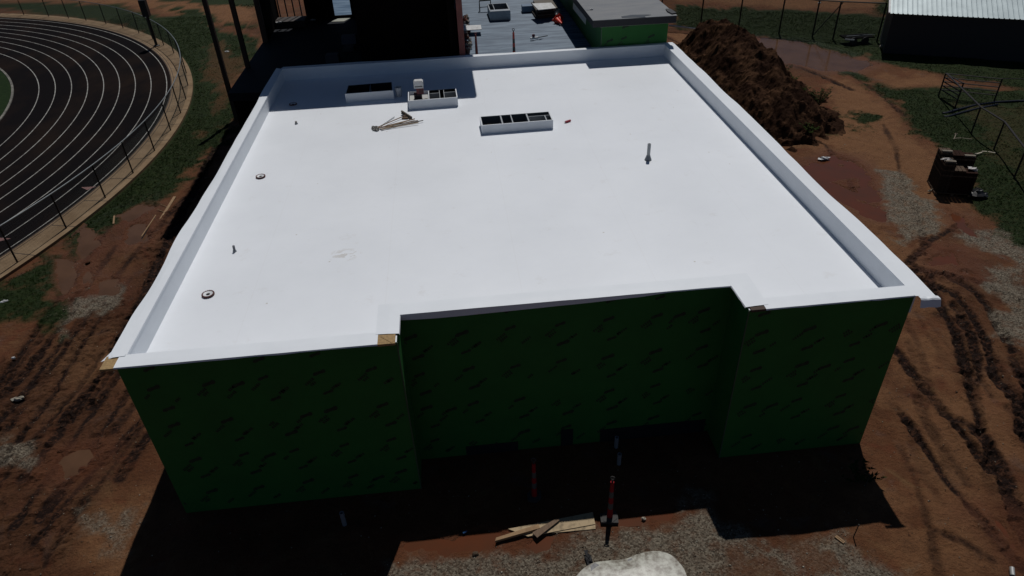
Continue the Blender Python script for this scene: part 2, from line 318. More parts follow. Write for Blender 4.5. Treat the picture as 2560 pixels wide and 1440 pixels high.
    c = mix(mul(att('gravel'), rng_(noise(3.2, 6, .7), .30, .5, .25, 1)), c, gv)
    gs = mix(mid, (.010, .019, .005), (.018, .032, .007)); gs = mix(mul(rng_(noise(5, 7, .75), .56, .74), .45), gs, (.045, .033, .017))
    gm = rng_(mul(att('grass'), 1.0), .15, .75); gn = N.nodes.new('ShaderNodeMath'); gn.operation = 'MULTIPLY_ADD'; L.new(noise(7, 8, .8), gn.inputs[0]); gn.inputs[1].default_value = .9; gn.inputs[2].default_value = -.45; gq = mul(gm, gn.outputs[0], 'ADD'); gm = mul(gq, rng_(att('grass'), .02, .3)); c = mix(gm, c, gs)
    L.new(c, b.inputs['Base Color'])
    ro = rng_(att('wet'), 0, 1, .85, .38); L.new(ro, b.inputs['Roughness']); b.inputs['Specular IOR Level'].default_value = .12
    hh = N.nodes.new('ShaderNodeMath'); hh.operation = 'MULTIPLY_ADD'; L.new(vo.outputs['Distance'], hh.inputs[0]); L.new(mul(att('gravel'), -.5), hh.inputs[1]); L.new(noise(11, 8, .7), hh.inputs[2])
    bp = N.nodes.new('ShaderNodeBump'); bp.inputs['Strength'].default_value = 1.0; bp.inputs['Distance'].default_value = .11; L.new(hh.outputs[0], bp.inputs['Height']); L.new(bp.outputs[0], b.inputs['Normal'])
    return m
me.materials.append(ground_mat()); gobj = bpy.data.objects.new('ground', me); SC.collection.objects.link(gobj); struct(gobj)
# puddle water
mw = mat('muddy water', (.095, .030, .014), .08, col2=(.075, .030, .016), scale=.8, bump=.02, bscale=6, spec=.22)
mw2 = mat('brown standing water', (.100, .052, .028), .12, col2=(.070, .036, .019), scale=.8, bump=.02, bscale=6, spec=.25)
for p in WP:
    P = G(p); c = np.mean(P, 0); b = MB(); poly = [tuple(c+(np.array(a)-c)*1.25) for a in P]
    b.add([(a[0], a[1], -.028) for a in poly], [tuple(range(len(poly)))]); 
    A = sum(poly[i][0]*poly[(i+1)%len(poly)][1]-poly[(i+1)%len(poly)][0]*poly[i][1] for i in range(len(poly)))
    if A < 0: b.f = [tuple(reversed(b.f[0]))]
    struct(b.build('puddle', mw2 if P[0][0] < -7 or P[0][1] > 35 else mw))
# loose stones and grass blades: nobody could count them
def sampler(maskfn, n, tries): pass
def nearest(px, py, arr):
    ix = np.clip(np.searchsorted(xs, px), 0, nx-1); iy = np.clip(np.searchsorted(ys, py), 0, ny-1); return arr.reshape(SH)[iy, ix]
def visible(x, y):
    d = np.stack([x-CAM[0], y-CAM[1], np.full(x.shape, -CAM[2])], -1); z = d@CF
    u = 1280+F*(d@CR)/z; v = 720-F*(d@CU)/z; return (u > -150) & (u < 2710) & (v > -80) & (v < 1560)
def scatter(n, arr, xr, yr, thr=.5, dens=None):
    x = rng.uniform(*xr, n); y = rng.uniform(*yr, n); k = (nearest(x, y, arr) > thr+rng.uniform(-.3, .3, n)) & visible(x, y)
    k &= ~((x > -7.0) & (x < 9.3) & (y > 10.6) & (y < 29)) & (np.hypot(x-TC[0], y-TC[1]) > 32.1); return x[k], y[k]
def many(name, V0, F0, x, y, sc, rot, h, mats, mi=None):
    n = len(x); V0 = np.array(V0); c, s = np.cos(rot)[:,None], np.sin(rot)[:,None]
    vx = (V0[None,:,0]*c-V0[None,:,1]*s)*sc[:,None]+x[:,None]; vy = (V0[None,:,0]*s+V0[None,:,1]*c)*sc[:,None]+y[:,None]; vz = V0[None,:,2]*sc[:,None]+h[:,None]
    V = np.stack([vx, vy, vz], -1).reshape(-1, 3); F0 = np.array(F0); FF = (F0[None]+(np.arange(n)*len(V0))[:,None,None]).reshape(-1, F0.shape[1])
    m = bpy.data.meshes.new(name); m.vertices.add(len(V)); m.vertices.foreach_set('co', V.ravel()); k = FF.shape[1]
    m.loops.add(FF.size); m.loops.foreach_set('vertex_index', FF.ravel().astype(np.int32)); m.polygons.add(len(FF)); m.polygons.foreach_set('loop_start', np.arange(0, FF.size, k, dtype=np.int32))
    if mi is not None: m.polygons.foreach_set('material_index', np.repeat(mi, len(F0)).astype(np.int32))
    for q in mats: m.materials.append(q)
    m.update(); o = bpy.data.objects.new(name, m); SC.collection.objects.link(o); return o
x, y = scatter(90000, gravel, (-17, 24), (6, 30), .45); x2, y2 = scatter(9000, 1-grass, (-17, 20), (6, 30), .8)
k = rng.random(len(x)) < .55; x = np.r_[x[k], x2[:2500]]; y = np.r_[y[k], y2[:2500]]
oct_v = [(1,0,.1),(.2,.9,0),(-.9,.3,.1),(-.4,-.8,0),(.1,.1,.75),(0,0,-.5)]; oct_f = [(0,1,4),(1,2,4),(2,3,4),(3,0,4),(1,0,5),(2,1,5),(3,2,5),(0,3,5)]
ms = [mat('grey stone', (.21,.18,.14), .9, spec=.1), mat('pale stone', (.34,.31,.25), .85, spec=.1), mat('brown stone', (.07,.05,.035), .9, spec=.1)]
st = many('stones', oct_v, oct_f, x, y, rng.uniform(.008, .022, len(x))*np.where(rng.random(len(x)) < .04, 1.8, 1), rng.uniform(0, 6.3, len(x)), nearest(x, y, H)+.006, ms, rng.choice([0,1,2], len(x), p=[.5,.15,.35]))
st['kind'] = 'stuff'; tag(st, 'loose grey gravel stones strewn over the red clay', 'gravel')
x, y = scatter(420000, grass, (-26, 36), (14, 62), .62); x3, y3 = scatter(90000, grass, (-19, 24), (12, 36), .5); x = np.r_[x, x3]; y = np.r_[y, y3]
bl = []; bf = []
for i in range(5):
    a = i*1.3; r = .35; cx_, cy_ = .35*math.cos(a*1.7), .35*math.sin(a*2.1); b0 = len(bl)
    bl += [(cx_-.08*math.sin(a), cy_+.08*math.cos(a), 0), (cx_+.08*math.sin(a), cy_-.08*math.cos(a), 0), (cx_+r*math.cos(a), cy_+r*math.sin(a), .7+.1*(i%3))]; bf.append((b0, b0+1, b0+2))
mg = [mat('grass blade dark', (.013,.026,.005), 1, spec=0), mat('grass blade mid', (.022,.046,.007), 1, spec=0), mat('grass blade dry', (.033,.036,.013), 1, spec=0)]
gr = many('grass', bl, bf, x, y, rng.uniform(.03, .085, len(x)), rng.uniform(0, 6.3, len(x)), nearest(x, y, H)-.005, mg, rng.choice([0,1,2], len(x), p=[.5,.42,.08]))
gr['kind'] = 'stuff'; tag(gr, 'short dark green grass growing around the building site', 'grass')
# ------------------------------------------------------------------ running track
def ring(r0, r1, z, zb=None, n=360, mi=0, b=None, a0=0, a1=2*math.pi):
    b = b or MB(); vs = []
    for i in range(n+1):
        a = a0+(a1-a0)*i/n; c, s = math.cos(a), math.sin(a)
        vs += [(TC[0]+r0*c, TC[1]+r0*s, z), (TC[0]+r1*c, TC[1]+r1*s, z)]
        if zb is not None: vs += [(TC[0]+r0*c, TC[1]+r0*s, zb), (TC[0]+r1*c, TC[1]+r1*s, zb)]
    k = 4 if zb is not None else 2; fs = []
    for i in range(n):
        a, c = i*k, (i+1)*k; fs.append((a, a+1, c+1, c))
        if zb is not None: fs += [(a+1, a+3, c+3, c+1), (a+2, a, c, c+2)]
    return b.add(vs, fs, mi)
m_trk = mat('black track surface', (.0062,.0052,.0058), .95, col2=(.019,.012,.009), scale=.33, bump=.25, bscale=60, spec=.03, thr=(.45,.78), stretch=(1,.45,1))
m_line = mat('white track paint', (.34,.34,.31), .7, col2=(.15,.14,.13), scale=3)
m_conc = mat('stained concrete', (.24,.17,.105), .9, spec=.1, col2=(.17,.115,.068), scale=1.3, bump=.15, bscale=30)
m_dirt = mat('brown dirt edge', (.05,.026,.016), .9)
tr = ring(22.38, 30.78, .012).build('running_track', m_trk); struct(tr)
b = MB()
for kk in range(9): ring(30.55-.855*kk-.023, 30.55-.855*kk+.023, .018, b=b)
b.build('lane_line', m_line, tr)
b = MB()
P0 = [Z(a, c, .018) for a, c in ((100,640-77),(205,455),(310,356))]
pink = mat('faded pink paint', (.22,.105,.095), .75, col2=(.14,.07,.065), scale=8)
for t in ([(203,468),(241,466),(218,475)], [(-20,608),(28,596),(-10,594)]): b.add([Z(a, c, .022) for a, c in t], [(0,1,2)])
b.build('exchange_mark', pink, tr)
b = MB(); ring(22.30, 22.42, .06, -.1, b=b); struct(b.build('track_kerb', mat('worn white kerb', (.20,.19,.16), .8, col2=(.05,.045,.04), scale=2.5)))
b = MB(); b.add([(TC[0]+22.3*math.cos(2*math.pi*i/180), TC[1]+22.3*math.sin(2*math.pi*i/180), .02) for i in range(180)], [tuple(range(180))])
struct(b.build('infield_grass', mat('infield grass', (.007,.017,.004), .9, col2=(.012,.026,.006), scale=3, bump=.6, bscale=25, spec=.1)))
b = MB(); ring(30.78, 31.98, .05, -.15, b=b, mi=0)
m_joint = mat('dark joint', (.05,.034,.024), .9)
for i in range(96):
    a = 2*math.pi*i/96; c, s = math.cos(a), math.sin(a); e = .02
    b.add([(TC[0]+30.95*c-e*s, TC[1]+30.95*s+e*c, .054), (TC[0]+30.95*c+e*s, TC[1]+30.95*s-e*c, .054), (TC[0]+31.98*c+e*s, TC[1]+31.98*s-e*c, .054), (TC[0]+31.98*c-e*s, TC[1]+31.98*s+e*c, .054)], [(0,1,2,3)], 1)
ring(30.93, 30.965, .0545, b=b, mi=1); ring(30.78, 30.84, .0545, b=b, mi=1)
struct(b.build('concrete_path', [m_conc, m_joint]))
# chain link
def wire_mat(name, col, wd=.10, sc=1/.07):
    m = bpy.data.materials.new(name); m.use_nodes = True; N = m.node_tree; L = N.links; b = N.nodes['Principled BSDF']
    b.inputs['Base Color'].default_value = (*col, 1); b.inputs['Roughness'].default_value = .5; b.inputs['Metallic'].default_value = .3
    uv = N.nodes.new('ShaderNodeAttribute'); uv.attribute_name = 'wire'; sp = N.nodes.new('ShaderNodeSeparateXYZ'); L.new(uv.outputs['Vector'], sp.inputs[0])
    outs = []
    for sg in (1, -1):
        a = N.nodes.new('ShaderNodeMath'); a.operation = 'MULTIPLY_ADD'; a.inputs[1].default_value = sg; L.new(sp.outputs[1], a.inputs[0]); L.new(sp.outputs[0], a.inputs[2])
        s = N.nodes.new('ShaderNodeMath'); s.operation = 'MULTIPLY'; s.inputs[1].default_value = sc; L.new(a.outputs[0], s.inputs[0])
        f = N.nodes.new('ShaderNodeMath'); f.operation = 'FRACT'; L.new(s.outputs[0], f.inputs[0])
        g = N.nodes.new('ShaderNodeMath'); g.operation = 'LESS_THAN'; g.inputs[1].default_value = wd; L.new(f.outputs[0], g.inputs[0]); outs.append(g.outputs[0])
    mx = N.nodes.new('ShaderNodeMath'); mx.operation = 'MAXIMUM'; L.new(outs[0], mx.inputs[0]); L.new(outs[1], mx.inputs[1]); L.new(mx.outputs[0], b.inputs['Alpha'])
    return m
m_gwire = wire_mat('galvanised wire mesh', (.16,.20,.19), .13); m_bwire = wire_mat('dark coated wire mesh', (.01,.017,.011), .17)
m_gpost = mat('dark weathered steel post', (.022,.018,.015), .6, metal=.3); m_grail = mat('galvanised rail', (.17,.19,.20), .45, metal=.4)
m_rust = mat('rust brown steel', (.028,.014,.009), .7, col2=(.015,.009,.007), scale=5)
def wiremesh(pts, h, material, parent, name='wire_mesh', z0=0.03):
    b = MB(); s = 0; uvs = []
    for i, p in enumerate(pts):
        if i: s += math.hypot(p[0]-pts[i-1][0], p[1]-pts[i-1][1])
        b.v += [(p[0], p[1], p[2]+z0), (p[0], p[1], p[2]+h)]; uvs += [(s, z0, 0), (s, h, 0)]
    for i in range(len(pts)-1): b.f.append((2*i, 2*i+2, 2*i+3, 2*i+1)); b.m.append(0)
    o = b.build(name, material, parent); o.data.attributes.new('wire', 'FLOAT_VECTOR', 'POINT').data.foreach_set('vector', np.array(uvs, np.float32).ravel()); return o
near = [(-40,735),(64,661),(180,574),(271,497),(340,435),(394,379),(428,328),(450,285),(465,250)]
far = [(430,136),(404,116),(375,101),(343,86),(305,73),(262,63),(217,53),(170,48),(118,44),(60,39),(0,37),(-60,37)]
ang_ = [math.atan2(Z(*p)[1]-TC[1], Z(*p)[0]-TC[0]) for p in near+far]
a_gap = np.linspace(ang_[8], ang_[9], 5)[1:-1]; A_ = ang_[:9]+list(a_gap)+ang_[9:]
fp = [(TC[0]+31.72*math.cos(a), TC[1]+31.72*math.sin(a), .05) for a in A_]
fen = thing('chain_link_fence', 'low grey chain link fence curving round the running track', 'fence', (fp[8][0], fp[8][1], .05))
for p in fp: MB().tube(p, (p[0], p[1], 1.50), .032, n=8).build('post', m_gpost, fen)
b = MB()
for i in range(len(fp)-1):
    a, c = A_[i], A_[i+1]
    for j in range(4):
        t0, t1 = a+(c-a)*j/4, a+(c-a)*(j+1)/4
        b.tube((TC[0]+31.72*math.cos(t0), TC[1]+31.72*math.sin(t0), 1.51), (TC[0]+31.72*math.cos(t1), TC[1]+31.72*math.sin(t1), 1.51), .024, n=6)
b.build('top_rail', m_grail, fen)
dense = [(TC[0]+31.72*math.cos(a), TC[1]+31.72*math.sin(a), .05) for a in np.interp(np.linspace(0, len(A_)-1, 120), range(len(A_)), A_)]
wiremesh(dense, 1.45, m_gwire, fen)
# dark banner post on the path
p = Z(392, 115, .05)
t = thing('speaker_pole', 'stout black pole with a box on top beside the track fence', 'pole', p)
m_blk = mat('black painted metal', (.006,.006,.007), .5)
MB().tube(p, (p[0], p[1], 2.45), .09, n=12).build('pole', m_blk, t)
MB().lathe((p[0], p[1], .05), [(.2,0),(.2,.05),(.1,.08)], 16).build('base_plate', m_blk, t)
MB().box((p[0]-.22, p[1]-.2, 2.0), (p[0]+.2, p[1]+.2, 3.05)).build('box', m_blk, t)
# ------------------------------------------------------------------ main building
def membrane():
    m = mat('white roofing membrane', (.77,.80,.84), .42, col2=(.705,.735,.775), scale=.35, thr=(.3,.75), spec=.3)
    N = m.node_tree; L = N.links; b = N.nodes['Principled BSDF']; base = b.inputs['Base Color'].links[0].from_socket
    tc = N.nodes.new('ShaderNodeTexCoord').outputs['Object']; sp = N.nodes.new('ShaderNodeSeparateXYZ'); L.new(tc, sp.inputs[0])
    def M(op, a, c, cl=False):
        x = N.nodes.new('ShaderNodeMath'); x.operation = op; x.use_clamp = cl
        for i, v in ((0, a), (1, c)):
            if isinstance(v, (int, float)): x.inputs[i].default_value = v
            else: L.new(v, x.inputs[i])
        return x.outputs[0]
    ns = N.nodes.new('ShaderNodeTexNoise'); ns.inputs['Scale'].default_value = 1.7; ns.inputs['Detail'].default_value = 9; ns.inputs['Roughness'].default_value = .72; L.new(tc, ns.inputs[0])
    n3_ = N.nodes.new('ShaderNodeTexNoise'); n3_.inputs['Scale'].default_value = 7; n3_.inputs['Detail'].default_value = 4; L.new(tc, n3_.inputs[0])
    # lapped seams every 3.05 m, very faint
    fr = M('FRACT', M('MULTIPLY', sp.outputs[0], 1/3.05), 0); seam = M('MULTIPLY', M('LESS_THAN', fr, .008), .05)
    dirt = N.nodes.new('ShaderNodeMapRange'); L.new(ns.outputs[0], dirt.inputs[0]); dirt.inputs[1].default_value = .60; dirt.inputs[2].default_value = .80; dirt.inputs[4].default_value = .28
    # one tan scuffed stain
    dx = M('SUBTRACT', sp.outputs[0], STX); dy = M('SUBTRACT', sp.outputs[1], STY)
    dd = M('ADD', M('MULTIPLY', M('MULTIPLY', dx, dx), 5), M('MULTIPLY', M('MULTIPLY', dy, dy), 9))
    st = M('MULTIPLY', M('SUBTRACT', 1.0, dd, True), M('GREATER_THAN', n3_.outputs[0], .52)); st = M('MULTIPLY', st, .5)
    spk = N.nodes.new('ShaderNodeTexVoronoi'); spk.inputs['Scale'].default_value = 1.05; spk.inputs['Randomness'].default_value = 1; L.new(tc, spk.inputs[0])
    dots = M('MULTIPLY', M('LESS_THAN', spk.outputs['Distance'], .026), .6)
    tot = M('ADD', M('ADD', seam, dirt.outputs[0]), M('ADD', st, dots), True)
    mx = N.nodes.new('ShaderNodeMix'); mx.data_type = 'RGBA'; L.new(tot, mx.inputs[0]); L.new(base, mx.inputs[6]); mx.inputs[7].default_value = (.42,.38,.33,1); L.new(mx.outputs[2], b.inputs['Base Color'])
    bp = N.nodes.new('ShaderNodeBump'); bp.inputs['Strength'].default_value = .12; bp.inputs['Distance'].default_value = .02; L.new(ns.outputs[0], bp.inputs['Height']); L.new(bp.outputs[0], b.inputs['Normal'])
    return m
org = (1.2, 19.6, 0.0); sx_, sy_, _ = Z(862, 637, ZD); STX, STY = sx_-org[0], sy_-org[1]
m_tpo = membrane(); m_tpo2 = mat('white membrane flashing', (.74,.775,.815), .45, col2=(.70,.735,.775), scale=1.2, spec=.3, bump=.08, bscale=3)
m_green = mat('green sheathing board', (.021,.128,.026), .62, col2=(.017,.100,.021), scale=1.4, thr=(.3,.8), spec=.25)
m_print = mat('dark printing on sheathing', (.004,.018,.006), .7, col2=(.009,.042,.011), scale=14, thr=(.45,.65))
m_tape = mat('pale seam tape', (.045,.075,.045), .6)
m_osb = mat('tan strand board', (.36,.235,.10), .8, col2=(.22,.14,.06), scale=22)
m_black = mat('unlit opening', (.004,.004,.005), .9)
bd = thing('flat_roofed_building', 'single storey building with bright white flat roof and green sheathed walls', 'building', org)
NXL, NXR, NY = -1.46, 5.60, 11.50      # notch in the front wall
XWL, XWR = -6.76, 9.08
foot = [(XWL,YF+.03),(NXL,YF+.03),(NXL,NY),(NXR,NY),(NXR,YF+.03),(XWR,YF+.03),(XWR,YB+.12),(XWL,YB+.12)]
ZW = ZC-.03
def marks(b, ax, u0, u1, z1, plane, seedz=0., n=1, mi=1, pu=1.05, uo=0.0, vert='y'):
    r = random.Random(5+int(abs(u0)*10))
    def put(u, z):
        if u0+.02 < u < u1-.02 and .05 < z < z1-.02:
            return (u, plane, z) if vert == 'y' else (plane, u, z)
        return None
    def blob(cu, cz, s=1.0):
        pts = [(-.17,-.09),(-.10,-.105),(-.045,-.075),(.02,-.045),(.08,-.035),(.13,-.03),(.175,.015),(.165,.085),(.11,.11),(.06,.075),(.015,.05),(-.05,.035),(-.12,.015),(-.165,-.02)]
        L = [put(cu+a*s, cz+c*s) for a, c in pts]
        if all(L): b.add(L, [tuple(range(len(L)))], mi)
    def text(cu, cz, k):
        for j in range(k):
            t = (j-(k-1)/2)*.052; u = cu+t*.77; z = cz+t*.66; d = (.020*r.uniform(.8,1.1), .040*r.uniform(.8,1.15))
            q = [(-d[0],-d[1]),(d[0],-d[1]*.7),(d[0],d[1]),(-d[0],d[1]*.7)]; L = [put(u+a*.77-c*.64, z+a*.64+c*.77) for a, c in q]
            if all(L): b.add(L, [(0,1,2,3)], mi)
    z = z1+.45
    row = 0
    while z > 0:
        u = u0-2+uo+(row*0.07)
        while u < u1+1:
            j1, j2 = r.uniform(-.03,.03), r.uniform(-.03,.03)
            if r.random() < .93: blob(u+j1, z+j2, r.uniform(.65,.9))
            text(u-.21, z-.21, r.choice([3,5,5])); text(u-.15, z-.27, r.choice([0,3,4]))
            if r.random() < .15: blob(u+.52, z-.08+j1, .8); text(u+.36, z-.2, 3)
            if r.random() < .9: blob(u+.09+j2, z-.55+j1, r.uniform(.6,.85))
            text(u+.33, z-.36, r.choice([3,4,5])); text(u+.25, z-.40, r.choice([0,2,3]))
            u += pu
        z -= 1.05; row += 1
b = MB(); n = len(foot)
for i in range(n):
    a, c = foot[i], foot[(i+1)%n]; b.add([(a[0],a[1],0),(c[0],c[1],0),(c[0],c[1],ZW),(a[0],a[1],ZW)], [(0,1,2,3)])
marks(b, 0, XWL, NXL, ZW, YF+.027, uo=.35); marks(b, 0, NXR, XWR, ZW, YF+.027, uo=.17); marks(b, 0, NXL, NXR, ZW, NY-.003, uo=.02)
b.build('wall', [m_green, m_print], bd)
for (xx, yy) in ((NXR,YF+.03),(NXL,YF+.03)): MB().box((xx-.012, yy-.008, 0), (xx+.012, yy+.012, ZW-.01)).build('corner_bead', m_tape, bd)
for (pa, pb, zh) in (((1402,1100),(1432,1100),.55),((1500,1090),(1760,1070),.42),((1165,1120),(1295,1110),.30)):
    xa = VY(*pa, NY)[0]; xb = VY(*pb, NY)[0]; MB().box((xa, NY-.012, 0), (xb, NY+.05, zh)).build('wall_opening', m_black, bd)
# deck with a true notch
dk = [(XL-.05,YF+.25),(NXL-.25,YF+.25),(NXL-.25,NY+.28),(NXR+.25,NY+.28),(NXR+.25,YF+.25),(XR+.05,YF+.25),(XR+.05,YB+.05),(XL-.05,YB+.05)]
b = MB(); b.prism(dk, ZD-.2, ZD); o = b.build('roof_deck', m_tpo, bd)
# parapet upstands with membrane faces and cant at the foot
pr = MB()
def upstand(x0, y0, x1, y1): pr.box((x0, y0, ZD-.25), (x1, y1, ZC-.03))
upstand(XWL+.003, YF+.36, XL, YB); upstand(XR, YF+.36, XR+.34, YB); upstand(XWL+.003, YB, XR+.34, YB+.24)
upstand(XWL+.003, YF+.033, NXL-.003, YF+.34); upstand(NXR+.003, YF+.033, XWR-.003, YF+.34)
upstand(NXL-.34, YF+.34, NXL-.003, NY+.003); upstand(NXR+.003, YF+.34, NXR+.34, NY+.003); upstand(NXL-.34, NY+.003, NXR+.34, NY+.33)
pr.build('parapet', m_tpo2, bd)
# caps: loose membrane laid over the parapet, wavy on the outside
def cap(line_in, line_out, name, drop=.055, amp=.02, seed=0, zt=ZC, n=80, lip=.10, frq=1.0, wave=.012, sag=None):
    b = MB(); (ax, ay), (bx, by) = line_in; (cx_, cy_), (dx_, dy_) = line_out; r = np.random.default_rng(seed); ph = r.uniform(0, 9, 4)
    for i in range(n+1):
        t = i/n; s = t*18*frq; wv = (vnoise(np.array([s*.55+ph[0]]), np.array([ph[1]]), seed)[0]-.5)*2
        w2 = (vnoise(np.array([s*1.5+ph[2]]), np.array([ph[3]]), seed+3)[0]-.5)
        ix, iy = ax+(bx-ax)*t, ay+(by-ay)*t; ox, oy = cx_+(dx_-cx_)*t, cy_+(dy_-cy_)*t
        nx_, ny_ = ox-ix, oy-iy; L = math.hypot(nx_, ny_); nx_, ny_ = nx_/L, ny_/L; e = (wv+w2*.5)*amp
        mx_, my_ = ix+(ox-ix)*.55, iy+(oy-iy)*.55
        lp = lip*(1+.35*wv) if sag is None else sag(t)
        b.v += [(ix, iy, zt-drop), (ix, iy, zt+.001), (mx_, my_, zt+.002+w2*wave*.5), (ox+nx_*e, oy+ny_*e, zt-.004+wv*wave), (ox+nx_*(e+.012), oy+ny_*(e+.012), zt-lp+wv*wave), (ox+nx_*(e-.004), oy+ny_*(e-.004), zt-lp+.01)]
    for i in range(n):
        for j in range(5):
            a = i*6+j; q = (a, a+6, a+7, a+1); b.f.append(q); b.m.append(0)
    return b.build(name, m_tpo2, bd)
cap([(XL+.008,YF+.34),(XL+.008,YB-.01)], [(-6.99,YF+.30),(-6.95,YB+.2)], 'parapet_cap', amp=.05, seed=4, lip=.03, wave=.02)
cap([(XR-.008,YB-.01),(XR-.008,YF-.02)], [(9.50,YB+.1),(9.44,YF-.12)], 'parapet_cap', amp=.045, seed=9, lip=.03, wave=.02)
cap([(XL-.02,YB-.008),(XR+.4,YB-.008)], [(XL-.02,YB+.26),(XR+.4,YB+.26)], 'parapet_cap', amp=.02, seed=12, lip=.06)
cap([(-6.79,YF+.35),(-1.83,YF+.35)], [(-6.79,YF-.02),(-1.83,YF-.02)], 'parapet_cap', amp=.004, seed=13, lip=.035, zt=ZC+.004, wave=.001, n=30)
cap([(5.93,YF+.35),(XWR-.03,YF+.35)], [(5.93,YF-.01),(XWR-.03,YF-.01)], 'parapet_cap', amp=.004, seed=14, lip=.03, zt=ZC+.004, wave=.001, n=30)
cap([(NXL-.42,NY+.37),(NXL-.42,YF+.28)], [(NXL+.04,NY+.37),(NXL+.04,YF+.25)], 'parapet_cap', amp=.003, seed=15, lip=.04, zt=ZC+.009, wave=.002, n=10, drop=.004)
cap([(NXR+.42,YF+.12),(NXR+.42,NY+.37)], [(NXR-.05,YF+.10),(NXR-.08,NY+.37)], 'parapet_cap', amp=.004, seed=16, lip=.03, zt=ZC+.009, wave=.002, n=10, drop=.004)
cap([(NXL-.40,NY+.36),(NXR+.40,NY+.36)], [(NXL-.40,NY-.03),(NXR+.40,NY-.03)], 'parapet_cap', amp=.01, seed=17, zt=ZC+.004, wave=.002, n=60, drop=.004, sag=lambda t: .07+.09*math.exp(-((t-.16)/.20)**2)+.05*math.exp(-((t-.45)/.2)**2)*1.0-.045*smooth(.68, .78, t))
# curled loose end of the right-hand cap
b = MB(); ys_ = []
for i in range(9):
    t = i/8; yy = YF-.06-.10*min(1,t*2)-.05*max(0,t*2-1); zz = ZC+.012-.012*t-.17*max(0,t*2-.85)/1.15; 
    for j in range(6): xx = XR+.03+.40*j/5+.02*t*j/5; b.v.append((xx, yy-.03*j/5, zz+.01*math.sin(j*2.1+t*3)))
for i in range(8):
    for j in range(5): a = i*6+j; b.f.append((a, a+1, a+7, a+6)); b.m.append(0)
b.build('loose_flap', m_tpo2, bd)
b = MB(); b.v += []
for j, (xx, yy, zz) in enumerate([(-6.68,YF+.38,ZC+.012),(-6.68,YF+.30,ZC+.016),(-6.9,YF+.29,ZC+.01),(-7.14,YF+.26,ZC-.05),(-7.0,YF+.5,ZC+.0)]): b.v.append((xx, yy, zz))
b.f.append((0,1,2,4)); b.f.append((4,2,3)); b.m += [0,0]; b.build('loose_flap', m_tpo2, bd)
b = MB(); b.box((-7.05,YF-.02,ZC-.06), (-6.76,YF+.36,ZC-.012)); b.build('wood_nailer', m_osb, bd)
b = MB(); b.box((NXL-.37,YF-.03,ZC-.055), (NXL-.03,YF+.3,ZC-.002)); b.bar((NXL-.30,YF+.22,ZC+.002), (NXL-.08,YF+.0,ZC+.002), .05, .006); b.build('wood_nailer', m_osb, bd)
b = MB(); b.box((NXR+.03,YF-.005,ZC-.06), (NXR+.34,YF+.3,ZC-.004)); b.build('wood_nailer', mat('dark nailer', (.05,.03,.02), .8), bd)
# ------------------------------------------------------------------ things on the white roof
m_ring = mat('brown cast drain ring', (.10,.024,.017), .7, col2=(.045,.013,.010), scale=30); m_bowl = mat('white drain bowl', (.62,.64,.66), .5)
def drain(x, y, lab):
    t = thing('roof_drain', lab, 'drain', (x, y, ZD), 'round roof drains along the left parapet')
    b = MB(); b.torus((x, y, ZD+.035), (0,0,1), .122, .018, 28, 8)
    for i in range(20): a = i*math.pi/10; b.box((x+.13*math.cos(a)-.010, y+.13*math.sin(a)-.010, ZD+.01), (x+.13*math.cos(a)+.010, y+.13*math.sin(a)+.010, ZD+.05))
    b.build('clamp_ring', m_ring, t); MB().lathe((x, y, ZD+.004), [(.108,.04),(.08,.03),(.045,.024)], 24, cap=False).build('bowl', m_bowl, t)
    MB().lathe((x, y, ZD+.006), [(.040,.0),(.040,.026)], 16).build('drain_hole', m_black, t)
drain(*Z(652,443,ZD)[:2], 'brown ringed roof drain in the sun halfway up the left parapet')
drain(*Z(521,738,ZD)[:2], 'brown ringed roof drain closest to the front left roof corner')
drain(*Z(733,262,ZD)[:2], 'dark roof drain lying in shadow near the back left corner')
m_curb = mat('white coated curb', (.68,.71,.745), .5, col2=(.62,.65,.69), scale=2); m_galv = mat('galvanised steel', (.32,.34,.36), .45, metal=.5, col2=(.25,.27,.29), scale=3)
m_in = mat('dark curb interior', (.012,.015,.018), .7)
def lerp(a, c, t): return (a[0]+(c[0]-a[0])*t, a[1]+(c[1]-a[1])*t)
def bil(C, u, v): return lerp(lerp(C[0], C[1], u), lerp(C[3], C[2], u), v)       # C: FL FR BR BL
def curb_box(name, lab, cat, corners, z0, z1, th=.035, group=None, mt=None, inner=None, lin=None, u_lin=0.):
    mt = mt or m_curb; c = np.mean(corners, 0); t = thing(name, lab, cat, (c[0], c[1], z0), group)
    Lx = math.dist(corners[0], corners[1]); Ly = math.dist(corners[0], corners[3]); eu, ev = th/Lx, th/Ly; b = MB()
    for (u0, u1, v0, v1) in ((0,1,0,ev),(0,1,1-ev,1),(0,eu,ev,1-ev),(1-eu,1,ev,1-ev)):
        b.prism([bil(corners, u0, v0), bil(corners, u1, v0), bil(corners, u1, v1), bil(corners, u0, v1)], z0, z1)
    b.build('curb_wall', mt, t)
    if lin:  # dark inner faces added to paint the shade of the deep opening
        b = MB(); gu, gv = .012/Lx, .012/Ly; ul = max(eu, u_lin)
        for (u0, u1, v0, v1) in ((ul,1-eu,1-ev-gv,1-ev),(1-eu-gu,1-eu,ev,1-ev-gv),(ul,ul+gu,ev,1-ev-gv)): b.prism([bil(corners, u0, v0), bil(corners, u1, v0), bil(corners, u1, v1), bil(corners, u0, v1)], z0+.01, z1-.004)
        b.build('shade_lining', lin, t)
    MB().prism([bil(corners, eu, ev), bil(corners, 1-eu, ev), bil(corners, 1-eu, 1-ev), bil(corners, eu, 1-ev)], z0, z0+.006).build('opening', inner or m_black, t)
    return t
def divider(t, C, u0, u1, v0, v1, z0, z1, mt, name='divider'):
    MB().prism([bil(C, u0, v0), bil(C, u1, v0), bil(C, u1, v1), bil(C, u0, v1)], z0, z1).build(name, mt, t)
